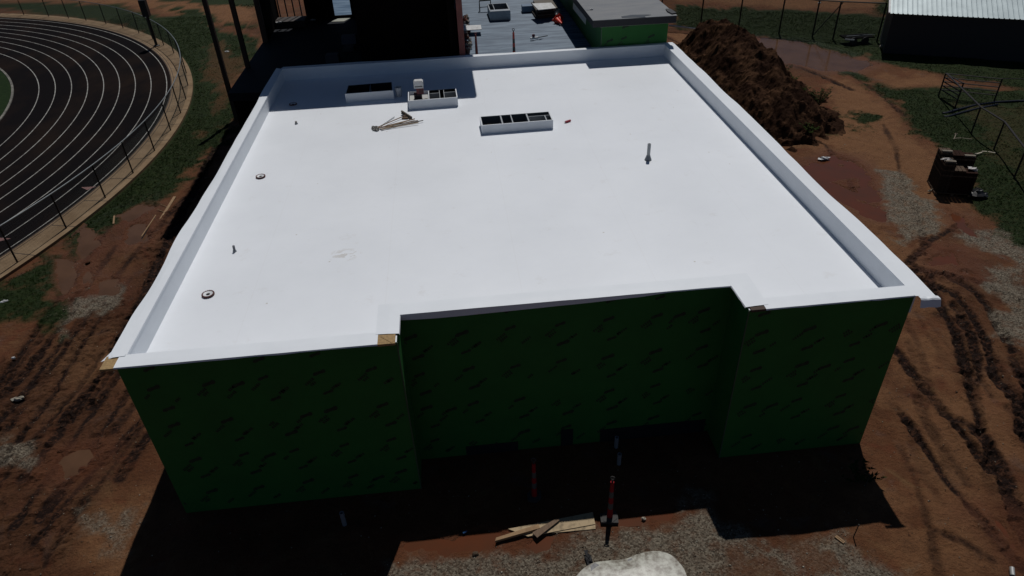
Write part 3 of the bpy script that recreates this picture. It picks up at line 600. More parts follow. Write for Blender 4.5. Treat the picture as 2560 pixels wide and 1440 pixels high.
h3 = ZD+.31; C3 = [Z(1204,314,h3)[:2], Z(1383,300,h3)[:2], Z(1373,278,h3)[:2], Z(1199,291,h3)[:2]]
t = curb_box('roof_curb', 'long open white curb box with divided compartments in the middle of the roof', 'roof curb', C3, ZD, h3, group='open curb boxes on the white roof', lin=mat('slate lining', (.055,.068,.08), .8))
for u0, u1 in ((.285,.305),(.432,.447),(.655,.675)): divider(t, C3, u0, u1, .04, .96, ZD+.02, h3-.006, m_galv)
divider(t, C3, .675, .985, .60, .63, ZD+.05, h3-.01, m_galv); divider(t, C3, .905, .92, .04, .60, ZD+.05, h3-.01, m_galv)
divider(t, C3, .025, .285, .04, .96, ZD+.03, ZD+.04, m_in, 'compartment_floor'); divider(t, C3, .447, .655, .04, .96, ZD+.03, ZD+.04, m_in, 'compartment_floor')
c = bil(C3, .11, .35); b = MB(); b.lump((c[0], c[1], ZD+.12), .10, .08, .1, 3, .4); o = b.build('crumpled_wrapper', mat('brown glossy wrapper', (.06,.03,.018), .3, col2=(.3,.2,.13), scale=18)); tag(o, 'small crumpled brown and white wrapper inside the long curb box', 'wrapper')
h2 = ZD+.34; C2 = [Z(1020,252.5,h2)[:2], Z(1144,243,h2)[:2], Z(1140,220,h2)[:2], Z(1020,229,h2)[:2]]
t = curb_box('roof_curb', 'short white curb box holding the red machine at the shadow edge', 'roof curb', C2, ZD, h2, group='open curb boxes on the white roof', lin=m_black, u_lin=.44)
divider(t, C2, .03, .43, .03, .97, ZD+.20, ZD+.22, mat('grey platform', (.40,.40,.39), .7), 'platform'); divider(t, C2, .415, .43, .03, .97, ZD+.22, h2-.004, m_curb)
for u in (.64,.73): divider(t, C2, u, u+.012, .04, .96, ZD+.04, h2-.008, m_galv)
divider(t, C2, .43, .64, .66, .69, ZD+.1, h2-.02, m_galv); divider(t, C2, .74, .97, .66, .69, ZD+.1, h2-.02, m_galv)
h1 = ZD+.34; C1 = [Z(862,235,h1)[:2], Z(983,226,h1)[:2], Z(981,204,h1)[:2], Z(869,213,h1)[:2]]
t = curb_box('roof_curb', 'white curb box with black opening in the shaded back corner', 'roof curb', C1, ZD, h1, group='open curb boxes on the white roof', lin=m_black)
divider(t, C1, .5, .51, .04, .96, ZD+.04, h1-.01, m_galv)
# red machine with white hood
c = bil(C2, .24, .45); z = ZD+.22; m_red = mat('dark red enamel', (.13,.011,.018), .4); m_wh = mat('white plastic', (.60,.61,.62), .5, col2=(.42,.42,.41), scale=5)
t = thing('welding_machine', 'red machine with square white hood standing in a curb box', 'machine', (c[0], c[1], z))
MB().box((c[0]-.20,c[1]-.14,z), (c[0]+.08,c[1]+.14,z+.22)).build('base', mat('dark base', (.02,.008,.01), .5), t)
MB().box((c[0]-.10,c[1]-.12,z+.22), (c[0]+.16,c[1]+.12,z+.44)).build('body', m_red, t)
b = MB()
for i in range(5): b.box((c[0]-.0+.032*i, c[1]-.128, z+.27), (c[0]+.014+.032*i, c[1]-.12, z+.41))
b.build('grille', mat('grille slots', (.02,.004,.005), .6), t)
b = MB(); hx, hy, z0, z1 = .17, .15, z+.44, z+.70
b.add([(c[0]-hx,c[1]-hy,z0),(c[0]+hx,c[1]-hy,z0),(c[0]+hx,c[1]+hy,z0),(c[0]-hx,c[1]+hy,z0),(c[0]-hx+.0,c[1]-hy,z1-.05),(c[0]+hx,c[1]-hy,z1-.05),(c[0]+hx,c[1]+hy,z1-.05),(c[0]-hx,c[1]+hy,z1-.05),
       (c[0]-hx+.04,c[1]-hy+.04,z1),(c[0]+hx-.04,c[1]-hy+.04,z1),(c[0]+hx-.04,c[1]+hy-.04,z1),(c[0]-hx+.04,c[1]+hy-.04,z1)],
      [(3,2,1,0),(0,1,5,4),(1,2,6,5),(2,3,7,6),(3,0,4,7),(4,5,9,8),(5,6,10,9),(6,7,11,10),(7,4,8,11),(8,9,10,11)])
b.build('hood', m_wh, t); MB().box((c[0]-.13,c[1]-hy-.004,z0+.05), (c[0]+.14,c[1]-hy-.001,z0+.085)).build('dark_stripe', mat('grey stripe', (.05,.06,.05), .5), t)
b = MB(); q = bil(C2, .36, .25); b.torus((q[0], q[1], z+.03), (0,0,1), .07, .02, 16, 6); tag(b.build('cable_coil', m_blk), 'small coil of black cable beside the red machine', 'cable')
# bucket
x, y, _ = Z(998,241,ZD); t = thing('bucket', 'white plastic bucket standing in shadow between two curb boxes', 'bucket', (x, y, ZD))
MB().lathe((x, y, ZD), [(.10,0),(.13,.34),(.14,.34),(.14,.36),(.125,.36),(.10,.03)], 20).build('pail', m_wh, t); MB().torus((x, y, ZD+.22), (.2,1,.5), .14, .005, 20, 4).build('handle', m_galv, t)
# vent pipe
x, y, _ = Z(1620,400,ZD); t = thing('vent_pipe', 'tall grey vent pipe with a flared boot right of centre on the roof', 'vent pipe', (x, y, ZD)); m_pvc = mat('grey sleeve', (.30,.32,.33), .5)
MB().lathe((x, y, ZD), [(.11,0),(.105,.02),(.075,.10),(.055,.16)], 18).build('boot', mat('grey boot', (.20,.22,.24), .5), t); MB().lathe((x, y, ZD+.10), [(.05,0),(.052,.42),(.036,.42),(.036,.30)], 16).build('pipe', m_pvc, t)
x, y, _ = Z(587,629,ZD); t = thing('small_vent', 'short grey vent stub between the two sunlit roof drains', 'vent pipe', (x, y, ZD))
MB().lathe((x, y, ZD), [(.05,0),(.045,.03),(.033,.05)], 14).build('boot', m_galv, t); MB().tube((x, y, ZD+.03), (x+.01, y, ZD+.17), .03, n=12).build('pipe', mat('dark stub', (.10,.11,.13), .5), t)
x, y, _ = Z(741,310,ZD); t = thing('small_vent', 'tiny grey fitting near the shadow edge at the back left', 'fitting', (x, y, ZD))
MB().lathe((x, y, ZD), [(.06,0),(.05,.04)], 12).build('boot', m_galv, t); MB().tube((x, y, ZD+.03), (x, y, ZD+.10), .035, n=10).build('pipe', mat('stained stub', (.22,.2,.18), .5), t)
# red tube
a, c = Z(1413,305,ZD+.04), Z(1426,301,ZD+.04); t = thing('caulk_tube', 'red tube lying on the white roof right of the long curb box', 'tube', ((a[0]+c[0])/2, (a[1]+c[1])/2, ZD))
MB().tube(a, c, .036, n=12).build('barrel', mat('red plastic', (.30,.012,.03), .4), t); d = Vector(a)-Vector(c); d.normalize(); MB().tube(a, tuple(Vector(a)+d*.05), .02, .006, n=8).build('nozzle', m_wh, t)
# poles and broom
m_wood = mat('weathered wood handle', (.26,.155,.08), .7, col2=(.15,.09,.05), scale=12); m_wood2 = mat('pale wood handle', (.30,.21,.125), .7); m_dk = mat('dark bristles', (.02,.018,.015), .9)
base = (Z(946,320,ZD+.03), Z(950,322,ZD+.03))
tips = [(986,292,.013,m_galv),(1037,297,.02,m_wood),(1045,301,.016,m_wood),(1058,301,.016,m_dk),(1046,306,.018,m_wood2),(1028,299,.018,m_wood2)]
for i, (px, py, r, mm) in enumerate(tips):
    a = Z(944+i*2.0, 320+i*.9, ZD+.03); c = Z(px, py, ZD+.03+.012*i); b = MB(); b.tube((a[0], a[1], a[2]+.012*(i%3)), c, r, n=8)
    tag(b.build('wooden_pole', mm), ['thin grey metal rod at the top of the pole bundle', 'thick brown pole fanned out in the middle of the bundle', 'brown pole just above the longest one in the bundle', 'longest dark pole reaching furthest right in the bundle', 'pale pole lowest in the fanned bundle', 'pale pole under the thick brown one'][i], 'pole', 'poles fanned out on the white roof')
a, c = Z(1004,278,ZD+.12), Z(1029,294,ZD+.06); hd = Z(1017,287,ZD+.07)
t = thing('push_broom', 'push broom with wide dark head lying over the bundle of poles', 'broom', (hd[0], hd[1], ZD))
MB().bar(a, c, .05, .06).build('broom_head', mat('dark wood block', (.055,.04,.028), .7), t); MB().bar((a[0],a[1]-.06,a[2]-.05), (c[0],c[1]-.06,c[2]-.03), .05, .05).build('bristles', m_dk, t)
e = Z(942,319,ZD+.05); MB().tube(hd, e, .017, n=8).build('handle', m_wood, t)
x, y, _ = Z(1013,297,ZD); b = MB(); b.prism([(x-.12,y-.05),(x+.10,y-.08),(x+.13,y+.07),(x-.07,y+.09)], ZD, ZD+.05); tag(b.build('wood_block', mat('brown block', (.07,.04,.02), .8)), 'small brown wood block under the broom head', 'wood block')
b = MB(); r = random.Random(3)
for i in range(16):
    cx_, cy_, _ = Z(928+r.random()*18, 319+r.random()*9, ZD); b.lump((cx_, cy_, ZD+.03), .03+.03*r.random(), .03+.02*r.random(), .03, i, .5)
tag(b.build('crumpled_rags', mat('dirty white rag', (.42,.41,.38), .8, col2=(.04,.035,.03), scale=16)), 'small heap of dirty crumpled rags at the ends of the poles', 'rags')
# ------------------------------------------------------------------ unfinished tall building at the back
ub = thing('unfinished_building', 'tall unfinished steel framed building standing in its own shade behind the white roof', 'building', (-4.0, 36.5, 0))
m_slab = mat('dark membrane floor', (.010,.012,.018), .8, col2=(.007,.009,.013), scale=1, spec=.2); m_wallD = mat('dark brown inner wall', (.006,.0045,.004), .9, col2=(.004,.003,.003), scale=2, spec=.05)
m_redst = mat('red primed steel', (.17,.042,.033), .6, col2=(.12,.03,.025), scale=3); m_steelD = mat('dark primed steel', (.03,.014,.012), .6)
YU0, YU1, ZF = 30.5, 42.6, 3.0
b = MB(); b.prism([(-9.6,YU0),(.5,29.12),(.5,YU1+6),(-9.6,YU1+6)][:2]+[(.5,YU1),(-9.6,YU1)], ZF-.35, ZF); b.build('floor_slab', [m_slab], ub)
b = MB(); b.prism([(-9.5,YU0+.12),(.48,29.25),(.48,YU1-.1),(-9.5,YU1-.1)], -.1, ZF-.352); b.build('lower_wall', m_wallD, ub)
b = MB(); b.prism([(-9.45,28.85),(2.05,28.85),(2.05,YU1+.4),(-9.45,YU1+.4)], 10.7, 11.1); b.build('roof', m_galv, ub)
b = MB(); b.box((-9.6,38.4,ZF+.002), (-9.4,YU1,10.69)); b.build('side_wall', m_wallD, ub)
wx0, wx1 = VY(836,30,YU1)[0], VY(879,30,YU1)[0]; lx0, lx1 = VY(686,30,YU1)[0], VY(765,30,YU1)[0]
b = MB(); yb0, yb1 = YU1-.15, YU1
b.box((lx1,yb0,ZF+.002), (wx0,yb1,10.69)); b.box((wx1,yb0,ZF+.002), (.45,yb1,10.69)); b.box((wx0,yb0,ZF+.002), (wx1,yb1,ZF+.16)); b.box((wx0,yb0,ZF+2.4), (wx1,yb1,10.69))
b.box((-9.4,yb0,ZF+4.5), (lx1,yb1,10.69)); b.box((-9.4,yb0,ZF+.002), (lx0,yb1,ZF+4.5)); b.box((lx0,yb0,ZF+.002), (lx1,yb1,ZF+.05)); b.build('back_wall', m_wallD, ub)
MB().box((.15,29.3,ZF+.002), (.45,42.3,10.69)).build('side_wall', m_wallD, ub)
x0, x1 = VY(900,120,31.0)[0], .15; MB().box((x0,31.0,ZF+.002), (x1,31.15,10.69)).build('partition', m_wallD, ub)
for xx in np.linspace(lx0+.3, lx1-.25, 4): MB().box((xx-.03,YU1-.10,ZF+.05), (xx+.03,YU1-.02,ZF+4.5)).build('stud', m_steelD, ub)
lo, hi = Z(690,72,ZF), Z(766,68,ZF); MB().box((lo[0],lo[1],ZF+.002), (hi[0]-.05,YU1-.5,ZF+.35)).build('low_curb', mat('dark curb', (.035,.028,.026), .8), ub)
MB().box((.50,29.0,-.05), (.74,29.28,10.69)).build('column', m_redst, ub)
for (xa, ya) in ((-9.5,YU0+.1),(-9.25,38.3)): pass
MB().box((-9.55,38.2,ZF+.002), (-9.3,38.398,10.69)).build('column', m_steelD, ub)
for s in ((592,297,0.),(620,168,ZF)):
    p = Z(*s); hgt = 10.69
    if s[2] == 0: p = (p[0]+1.55, p[1]-2.6, 0) if False else p
    b = MB(); b.box((p[0]-.10,p[1]-.10,p[2]-.02), (p[0]+.10,p[1]+.10,hgt if s[2] else 6.5)); o = b.build('steel_column', m_rust)
    tag(o, 'slim rusty steel column rising %s' % ('from the mud outside the dark slab' if s[2] == 0 else 'from the dark slab edge'), 'column', 'free standing steel columns')
b = MB(); b.prism([Z(a, c, ZF+.03)[:2] for a, c in ((828,54),(860,53),(876,45),(845,46))], ZF+.005, ZF+.03); tag(b.build('sun_patch', mat('painted sun patch', (.30,.31,.27), .8)), 'pale slab standing in for the patch of window sunlight on the dark floor', 'sheet')  # pale slab added in place of sunlight falling through the window
# faint materials stacked on the dark floor
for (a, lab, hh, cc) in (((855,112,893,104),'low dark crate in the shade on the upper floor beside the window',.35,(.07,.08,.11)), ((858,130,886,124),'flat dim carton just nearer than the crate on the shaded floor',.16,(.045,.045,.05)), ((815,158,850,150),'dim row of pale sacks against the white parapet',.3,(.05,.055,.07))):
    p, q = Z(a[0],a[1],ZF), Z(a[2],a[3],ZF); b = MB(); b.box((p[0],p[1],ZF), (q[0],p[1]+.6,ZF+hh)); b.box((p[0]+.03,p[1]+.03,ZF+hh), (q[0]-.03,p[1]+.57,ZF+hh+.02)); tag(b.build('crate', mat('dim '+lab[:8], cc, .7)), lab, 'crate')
for i, (px, py, lab) in enumerate(((697,58,'white scrap lying on the dark low curb'),(765,53,'pale scrap by the foot of the last stud'),(782,51,'pale scrap just right of the studs'))):
    x, y, z = Z(px, py, ZF+(.36 if i == 0 else .05)); b = MB(); b.lump((x, y, z+.04), .16, .07, .04, i, .4); tag(b.build('scrap', m_wh), lab, 'scrap')
# ------------------------------------------------------------------ metal deck roof behind
m_deck = mat('ribbed metal decking', (.050,.090,.145), .5, metal=0., spec=.16, col2=(.15,.215,.29), scale=1.6, stretch=(.35,3.2,1), thr=(.38,.62), detail=8); m_deck2 = mat('deck underside', (.1,.1,.1), .7)
lb = thing('metal_roofed_wing', 'low wing with ribbed grey metal roof beyond the back parapet', 'building', (3.5, 45, 0))
b = MB(); y = 29.08; pitch = .152
zz = ZD-.03
while y < 64:
    for q_ in range(6): dz = .014*math.cos(q_*math.pi/3); b.v += [(.76,y+q_*pitch/6,zz-.012+dz),(6.40,y+q_*pitch/6,zz-.012+dz)]
    y += pitch
nr = len(b.v)//2
for i in range(nr-1): b.f.append((2*i,2*i+1,2*i+3,2*i+2)); b.m.append(0)
b.build('metal_roof', m_deck, lb)
b = MB(); b.prism([(.76,29.10),(6.38,29.10),(6.38,64),(.76,64)], -.1, ZD-.09); b.build('wall', m_deck2, lb)
b = MB(); b.prism([(-9.3,YU1+3.0),(.7,YU1+3.0),(.7,64),(-9.3,64)][:0] or [(-7.2,43.6),(.7,43.6),(.7,64),(-7.2,64)], 2.6, 2.9); b.build('rear_roof', m_deck, lb)
b = MB(); b.box((-7.15,43.65,-.1), (.65,63.9,2.598)); b.build('rear_wall', m_deck2, lb)
# green box with flat dark roof
gb = thing('green_penthouse', 'bright green sheathed block under a flat grey roof at the back right', 'building', (7.8, 38, 0))
b = MB(); gx0, gx1, gy0, gy1, gzt = 6.41, 9.21, 28.99, 60, 5.30
for (a, c) in (((gx0,gy0),(gx1,gy0)),((gx1,gy0),(gx1,gy1)),((gx1,gy1),(gx0,gy1)),((gx0,gy1),(gx0,gy0))): b.add([(a[0],a[1],0),(c[0],c[1],0),(c[0],c[1],gzt),(a[0],a[1],gzt)], [(0,1,2,3)], 0)
m_greenB = mat('sunlit green sheathing', (.055,.42,.035), .6, col2=(.045,.34,.03), scale=1.6, spec=.25)
def put_marks(b): marks(b, 0, gx0, gx1, gzt, gy0-.003, uo=.62, pu=1.15)
put_marks(b); b.build('wall', [m_green, m_print], gb)
MB().box((gx0-.012,gy0-.012,0), (gx0+.014,gy0+.012,gzt-.002)).build('corner_bead', m_tape, gb)
m_gravr = mat('grey weathered roof felt', (.155,.165,.18), .85, col2=(.20,.205,.21), scale=.7, bump=.2, bscale=30, stretch=(1,3,1)); m_fas = mat('dark fascia', (.012,.013,.018), .7)
b = MB(); rp = [(5.95,28.58),(9.42,28.56),(9.36,60.2),(5.85,60.2)]; b.prism(rp, 5.572, 5.59); b.build('roof', m_gravr, gb)
b = MB(); b.prism([(5.97,28.60),(9.40,28.58),(9.34,60.1),(5.87,60.1)], 5.302, 5.57); b.build('fascia', m_fas, gb)
b = MB(); b.prism([(6.28,28.70),(9.44,28.68),(9.44,28.985),(6.28,28.985)], 5.27, 5.30); b.build('soffit_strip', mat('pale trim', (.34,.33,.30), .7), gb)
p = Z(1633,40,5.6); b = MB(); pts = [(1553,41),(1580,37),(1620,36),(1628,37),(1612,40),(1614,43),(1590,43),(1555,44)]; b.prism([Z(a,c,5.6)[:2] for a, c in pts], 5.592, 5.60); b.build('torn_felt', mat('dark torn felt', (.01,.02,.035), .7), gb)
b = MB(); b.prism([Z(a,c,5.6)[:2] for a, c in ((1664,24),(1676,24),(1691,34),(1680,36),(1668,30))], 5.591, 5.64); b.build('torn_felt', m_fas, gb)
b = MB(); pa = Z(1432,20,4.75); pb = Z(1464,60,4.75); b.add([(pa[0],pa[1],4.72),(pb[0],pb[1],4.72),(pb[0]+.02,pb[1],5.0),(pa[0]+.02,pa[1],5.0)], [(0,1,2,3),(3,2,1,0)]); b.build('flashing_strip', mat('white flashing strip', (.8,.8,.8), .5), gb)
a = Z(1466,25,5.6); c = Z(1479,24,5.6); b = MB(); b.bar((a[0],a[1],5.61), (c[0],c[1],5.61), .03, .02); b.lump((c[0], c[1], 5.63), .07, .05, .03, 2); tag(b.build('trowel', m_wh), 'small white trowel lying on the grey felt roof', 'trowel')
# white pipe behind green box
a, c = Z(1672,64,.35), Z(1745,73,.3); b = MB(); b.tube(a, c, .06, n=10); tag(b.build('white_pipe', m_wh), 'long white pipe lying in the grass behind the green block', 'pipe')
# ---- things on metal deck
h = ZD+.42; CB = [Z(1225,29.5,h)[:2], Z(1276,26.5,h)[:2], Z(1267,7,h)[:2], Z(1218,10,h)[:2]]
t = curb_box('metal_curb', 'open grey steel curb box on the ribbed metal roof', 'roof curb', CB, ZD-.03, h, .05, mt=m_galv, inner=m_in)
divider(t, CB, .25, .28, .05, .95, ZD+.1, h-.01, m_galv); divider(t, CB, .02, .98, -.02, .18, h+.001, h+.02, m_galv, 'lip')
c0 = Z(1355,40,ZD); t = thing('sheet_stack', 'messy stack of dark sheets topped by a white board on the metal roof', 'stack', (c0[0], c0[1], ZD))
zb = ZD+.0; FLp, FRp, BRp, BLp = Z(1345,40,ZD+.1)[:2], Z(1392,36,ZD+.1)[:2], Z(1386,14,ZD+.1)[:2], Z(1330,17,ZD+.1)[:2]
m_st = [mat('stack board a', (.05,.04,.032), .8), mat('stack board b', (.10,.085,.07), .8), mat('stack board c', (.025,.022,.02), .8)]
for i in range(5):
    d = (i*37%5-2)*.06; b = MB(); b.prism([(q[0]+d, q[1]+d*.6) for q in (FLp, FRp, BRp, BLp)], ZD+.01+i*.085, ZD+.075+i*.085); b.build('board', m_st[i%3], t)
zt = ZD+.50; b = MB(); L = [Z(1346,24.5,zt+.08), Z(1390,20,zt+.02), Z(1378,6.5,zt+.06), Z(1330,8.5,zt+.15)]; b.add([*L, *[(q[0],q[1],q[2]-.03) for q in L]], [(0,1,2,3),(7,6,5,4),(0,4,5,1),(1,5,6,2),(2,6,7,3),(3,7,4,0)]); b.build('white_board', m_wh, t)
b = MB(); q0, q1 = Z(1306,16,ZD+.3), Z(1330,14,ZD+.3); b.box((q0[0],q0[1],ZD), (q1[0]+.1,q0[1]+.5,ZD+.3)); tag(b.build('carton', mat('blue grey carton', (.11,.16,.23), .6)), 'blue grey carton left of the stack with the white board', 'carton')
x, y, _ = Z(1392,40,ZD); b = MB()
for i, (dx, dy, dz, s) in enumerate(((-.1,.3,.25,.16),(.05,.1,.22,.15),(.0,-.1,.14,.14),(-.05,.45,.2,.15),(.08,.3,.12,.15))): b.lump((x+dx, y+dy, ZD+dz), s, s, s*.9, i+9, .35)
tag(b.build('white_sack', mat('crumpled white plastic', (.50,.49,.47), .6)), 'crumpled white plastic sack slumped beside the board stack', 'sack')
m_or = mat('orange cone plastic', (.60,.035,.015), .45); m_ref = mat('grey reflective band', (.07,.075,.072), .6, spec=.1)
m_or3 = mat('dark red orange plastic', (.22,.010,.014), .7, spec=.1); m_rub = mat('black rubber', (.03,.028,.027), .8)  # orange darkened in its colour for posts in the building's shade
for i, (ba, ti, lab) in enumerate((((1391,49),(1413,65),'orange traffic cone lying on its side, the nearer of two'),((1398,45),(1410,60),'orange traffic cone lying behind the nearer fallen cone'))):
    a, c = Z(*ba,ZD+.13), Z(*ti,ZD+.05); t = thing('traffic_cone', lab, 'cone', a, 'fallen cones on the metal roof'); av, cv = Vector(a), Vector(c); L = .62; d = (cv-av).normalized(); e = av+d*L
    MB().tube(a, e, .15-.02*i, .03, n=16).build('cone_body', m_or, t); u = d.orthogonal().normalized()*.17; v = d.cross(u.normalized())*.17
    b = MB(); b.add([av+u+v, av-u+v, av-u-v, av+u-v]+[av+u+v+d*.03, av-u+v+d*.03, av-u-v+d*.03, av+u-v+d*.03], [(0,1,2,3),(7,6,5,4),(0,4,5,1),(1,5,6,2),(2,6,7,3),(3,7,4,0)]); b.build('cone_base', m_or, t)
def delineator(x, y, z, lab, grp, stripes=True, h=1.32, loc_rot=0, sc=1., red=None):
    t = thing('delineator_post', lab, 'delineator post', (x, y, z), grp); mo = red or m_or; r0, r1 = .066*sc, .036*sc
    def rr(q): return r0+(r1-r0)*q
    if stripes: segs = [(0,.22,0),(.22,.36,1),(.36,.50,0),(.50,.64,1),(.64,.86,0)]
    else: segs = [(0,.86,0)]
    for s0, s1, k in segs: MB().lathe((x,y,z+.08), [(rr(s0),s0*(h-.08)),(rr(s1),s1*(h-.08))], 14).build('reflective_band' if k else 'post_body', m_ref if k else mo, t)
    MB().tube((x,y,z+.08+.86*(h-.08)), (x,y,z+.92*h), .022, n=8).build('neck', m_rub if stripes else mo, t); MB().torus((x,y,z+.955*h), (.3,1,0), .045, .014, 14, 6).build('grip_loop', m_rub if stripes else mo, t)
    b = MB(); k = math.radians(35)
    b.prism([(x+.17*math.cos(k+i*math.pi/3)*(1.0 if i%3 else 1.15), y+.17*math.sin(k+i*math.pi/3)*(1.0 if i%3 else 1.15)) for i in range(6)], z, z+.08); b.build('rubber_base', m_rub, t); return t
m_or2 = mat('faded red orange plastic', (.34,.03,.022), .5); gp = 'delineator posts on the metal roof'
p = VY(1190.5,112,29.75); delineator(p[0], p[1], ZD-.01, 'dark red delineator post by the red column behind the parapet', gp, False, 1.20, red=mat('dark red plastic', (.16,.022,.017), .5))
p = VY(1284.5,112,29.75); delineator(p[0], p[1], ZD-.01, 'bright red delineator post behind the middle of the back parapet', gp, True, 1.27, red=m_or2)
x, y, _ = Z(1334,98,ZD); t = thing('power_tool', 'hand tool with maroon knob lying on the ribbed metal roof', 'tool', (x, y, ZD))
MB().bar((x-.15,y-.05,ZD+.05), (x+.22,y+.05,ZD+.05), .09, .07).build('tool_body', m_wh, t); MB().bar((x+.2,y+.05,ZD+.05), (x+.68,y+.2,ZD+.06), .035, .03).build('bar', m_dk, t); MB().lump((x+.0,y+.04,ZD+.15), .075, .07, .08, 4, .1).build('knob', mat('maroon', (.09,.01,.02), .4), t)
b = MB(); L = [Z(1153,76,ZD+.25), Z(1204,73,ZD+.25), Z(1202,62,ZD+.25), Z(1152,64,ZD+.25)]; b.prism([q[:2] for q in L], ZD+.22, ZD+.25); tag(b.build('white_board', m_wh), 'white rectangular board resting across rubble beside the red column', 'board')
m_rb = [mat('red brick rubble', (.16,.05,.035), .9), mat('pale rubble', (.36,.32,.27), .9), mat('dark rubble', (.04,.03,.025), .9)]
b = MB(); r = random.Random(8)
for i in range(90):
    py = r.choice([r.uniform(96,133), r.uniform(70,100), r.uniform(45,62)]); px = 1160+(py-60)*.09+r.random()*13*(.6+py/200); x, y, _ = Z(px, py, ZD); s = r.uniform(.03,.09)
    b.lump((x, y, ZD+s*.7+r.random()*.1), s, s*r.uniform(.6,1.2), s, i, .4, mi=r.choice([0,0,1,2,1]), nu=6, nv=4)
o = b.build('rubble', m_rb); o['kind'] = 'stuff'; tag(o, 'brick rubble and scraps heaped along the foot of the red column', 'rubble')
for k, (px, py) in enumerate(((1170,133),(1164,93))):
    x, y, _ = Z(px, py, ZD); t = thing('metal_pail', ['rusty metal pail right against the back parapet', 'smaller rusty pail between the rubble heaps'][k], 'pail', (x, y, ZD)); MB().lathe((x,y,ZD), [(.09,0),(.12,.2),(.11,.2),(.085,.03)], 14).build('pail_body', mat('rusty pail', (.10,.06,.045), .7), t); MB().lump((x,y,ZD+.2), .09, .09, .05, k, .4).build('contents', m_rb[1], t)
# sawhorse
t = thing('sawhorse', 'dark sawhorse on the metal roof at the top edge', 'sawhorse', Z(1212,8,ZD)); a, c = Z(1198,2,ZD+.5), Z(1226,0,ZD+.5)
MB().bar(a, c, .06, .06).build('beam', m_dk, t)
for q in (a, c):
    for s in (-.22,.22): MB().bar(q, (q[0]+.0, q[1]+s, ZD), .04, .04).build('leg', m_dk, t)
MB().bar((a[0],a[1]-.12,ZD+.2), (c[0],c[1]-.12,ZD+.2), .03, .03).build('brace', m_dk, t)
# ------------------------------------------------------------------ front yard in shade and sun
gp2 = 'delineator posts in front of the building'
p = Z(1524,1296); delineator(p[0], p[1], 0.0, 'orange banded delineator post with black rubber foot catching the sun', gp2, h=1.40, red=m_or3)
p = Z(1336,1243); delineator(p[0], p[1], 0.0, 'orange banded delineator post wholly in the shade of the building', gp2, h=1.32, red=m_or3)
for i, (px, py, lab) in enumerate(((1508,1300,'rubber block left of the sunlit delineator post'),(1534,1301,'rubber block right of the sunlit delineator post'))):
    x, y, _ = Z(px, py); t = thing('rubber_block', lab, 'rubber weight', (x, y, 0), 'rubber blocks at the delineator foot'); MB().prism([(x-.07,y-.10),(x+.08,y-.12),(x+.11,y+.11),(x-.05,y+.13)], 0, .07).build('block', m_rub, t); MB().prism([(x-.02,y-.02),(x+.04,y-.03),(x+.05,y+.06),(x-.01,y+.06)], .07, .076).build('worn_patch', mat('worn rubber', (.07,.065,.06), .8), t)
def plank(px4, z, th, name, lab, mm, cat='board', tilt=None):
    L = [Z(a, c, z) for a, c in px4]; b = MB(); zs = tilt or [0]*4
    b.add([(q[0],q[1],z+zs[i]) for i, q in enumerate(L)]+[(q[0],q[1],z+zs[i]-th) for i, q in enumerate(L)], [(0,1,2,3),(7,6,5,4),(0,4,5,1),(1,5,6,2),(2,6,7,3),(3,7,4,0)])
    return tag(b.build(name, mm), lab, cat)
m_ply = mat('muddy plywood', (.36,.27,.16), .8, col2=(.16,.12,.07), scale=7, thr=(.5,.72)); m_pl = mat('brown plank', (.15,.095,.055), .8, col2=(.10,.06,.035), scale=9, stretch=(3,.6,1)); m_pl2 = mat('tan plank', (.28,.175,.085), .8, col2=(.2,.12,.06), scale=9)
plank([(1320,1341),(1488,1310),(1482,1280),(1270,1322)], .05, .02, 'plywood_strip', 'wide pale muddy plywood strip lying by the puddle', m_ply)
plank([(1380,1332),(1489,1322),(1488,1306),(1380,1322)], .03, .02, 'plywood_strip', 'narrow plywood strip peeping out under the wide one', m_ply)
plank([(1238,1352),(1240,1344),(1346,1310),(1350,1320)], .12, .07, 'plank', 'thick brown plank with dark edge nearest the red puddle', m_pl2)
plank([(1343,1344),(1331,1331),(1390,1296),(1399,1300)], .11, .025, 'plank', 'short brown plank crossing the plywood at an angle', m_pl)
# white sheet
pts = [(1430,1470),(1448,1432),(1478,1409),(1515,1402),(1560,1398),(1592,1386),(1620,1379),(1648,1378),(1675,1386),(1697,1405),(1713,1430),(1722,1475),(1705,1560),(1560,1600),(1450,1560)]
def sheet_mat():
    m = mat('muddy white ribbed sheet', (.40,.40,.35), .42, col2=(.13,.11,.085), scale=7, thr=(.40,.64), spec=.6, detail=14); N = m.node_tree; b = N.nodes['Principled BSDF']
    wv = N.nodes.new('ShaderNodeTexWave'); wv.inputs['Scale'].default_value = 14; wv.inputs['Distortion'].default_value = .3; tc = N.nodes.new('ShaderNodeTexCoord'); N.links.new(tc.outputs['Object'], wv.inputs[0]); bp = N.nodes.new('ShaderNodeBump'); bp.inputs['Strength'].default_value = .10; bp.inputs['Distance'].default_value = .01
    N.links.new(wv.outputs['Fac'], bp.inputs['Height']); N.links.new(bp.outputs[0], b.inputs['Normal']); return m
def spline(pts, k=6):
    out = []; n = len(pts)
    for i in range(n):
        p0, p1, p2, p3 = (np.array(pts[(i+j-1)%n], float) for j in range(4))
        for s in range(k):
            t = s/k; out.append(tuple(.5*((2*p1)+(-p0+p2)*t+(2*p0-5*p1+4*p2-p3)*t*t+(-p0+3*p1-3*p2+p3)*t**3)))
    return out
b = MB(); poly = [Z(a, c, .11)[:2] for a, c in spline(pts)]
b.prism(poly, .085, .11); cp_ = np.mean(poly, 0); n_ = len(poly); rings = [[(cp_[0]+(a-cp_[0])*k, cp_[1]+(c-cp_[1])*k, .111+.07*(1-k*k)) for a, c in poly] for k in (.999, .93, .8, .6, .35)]
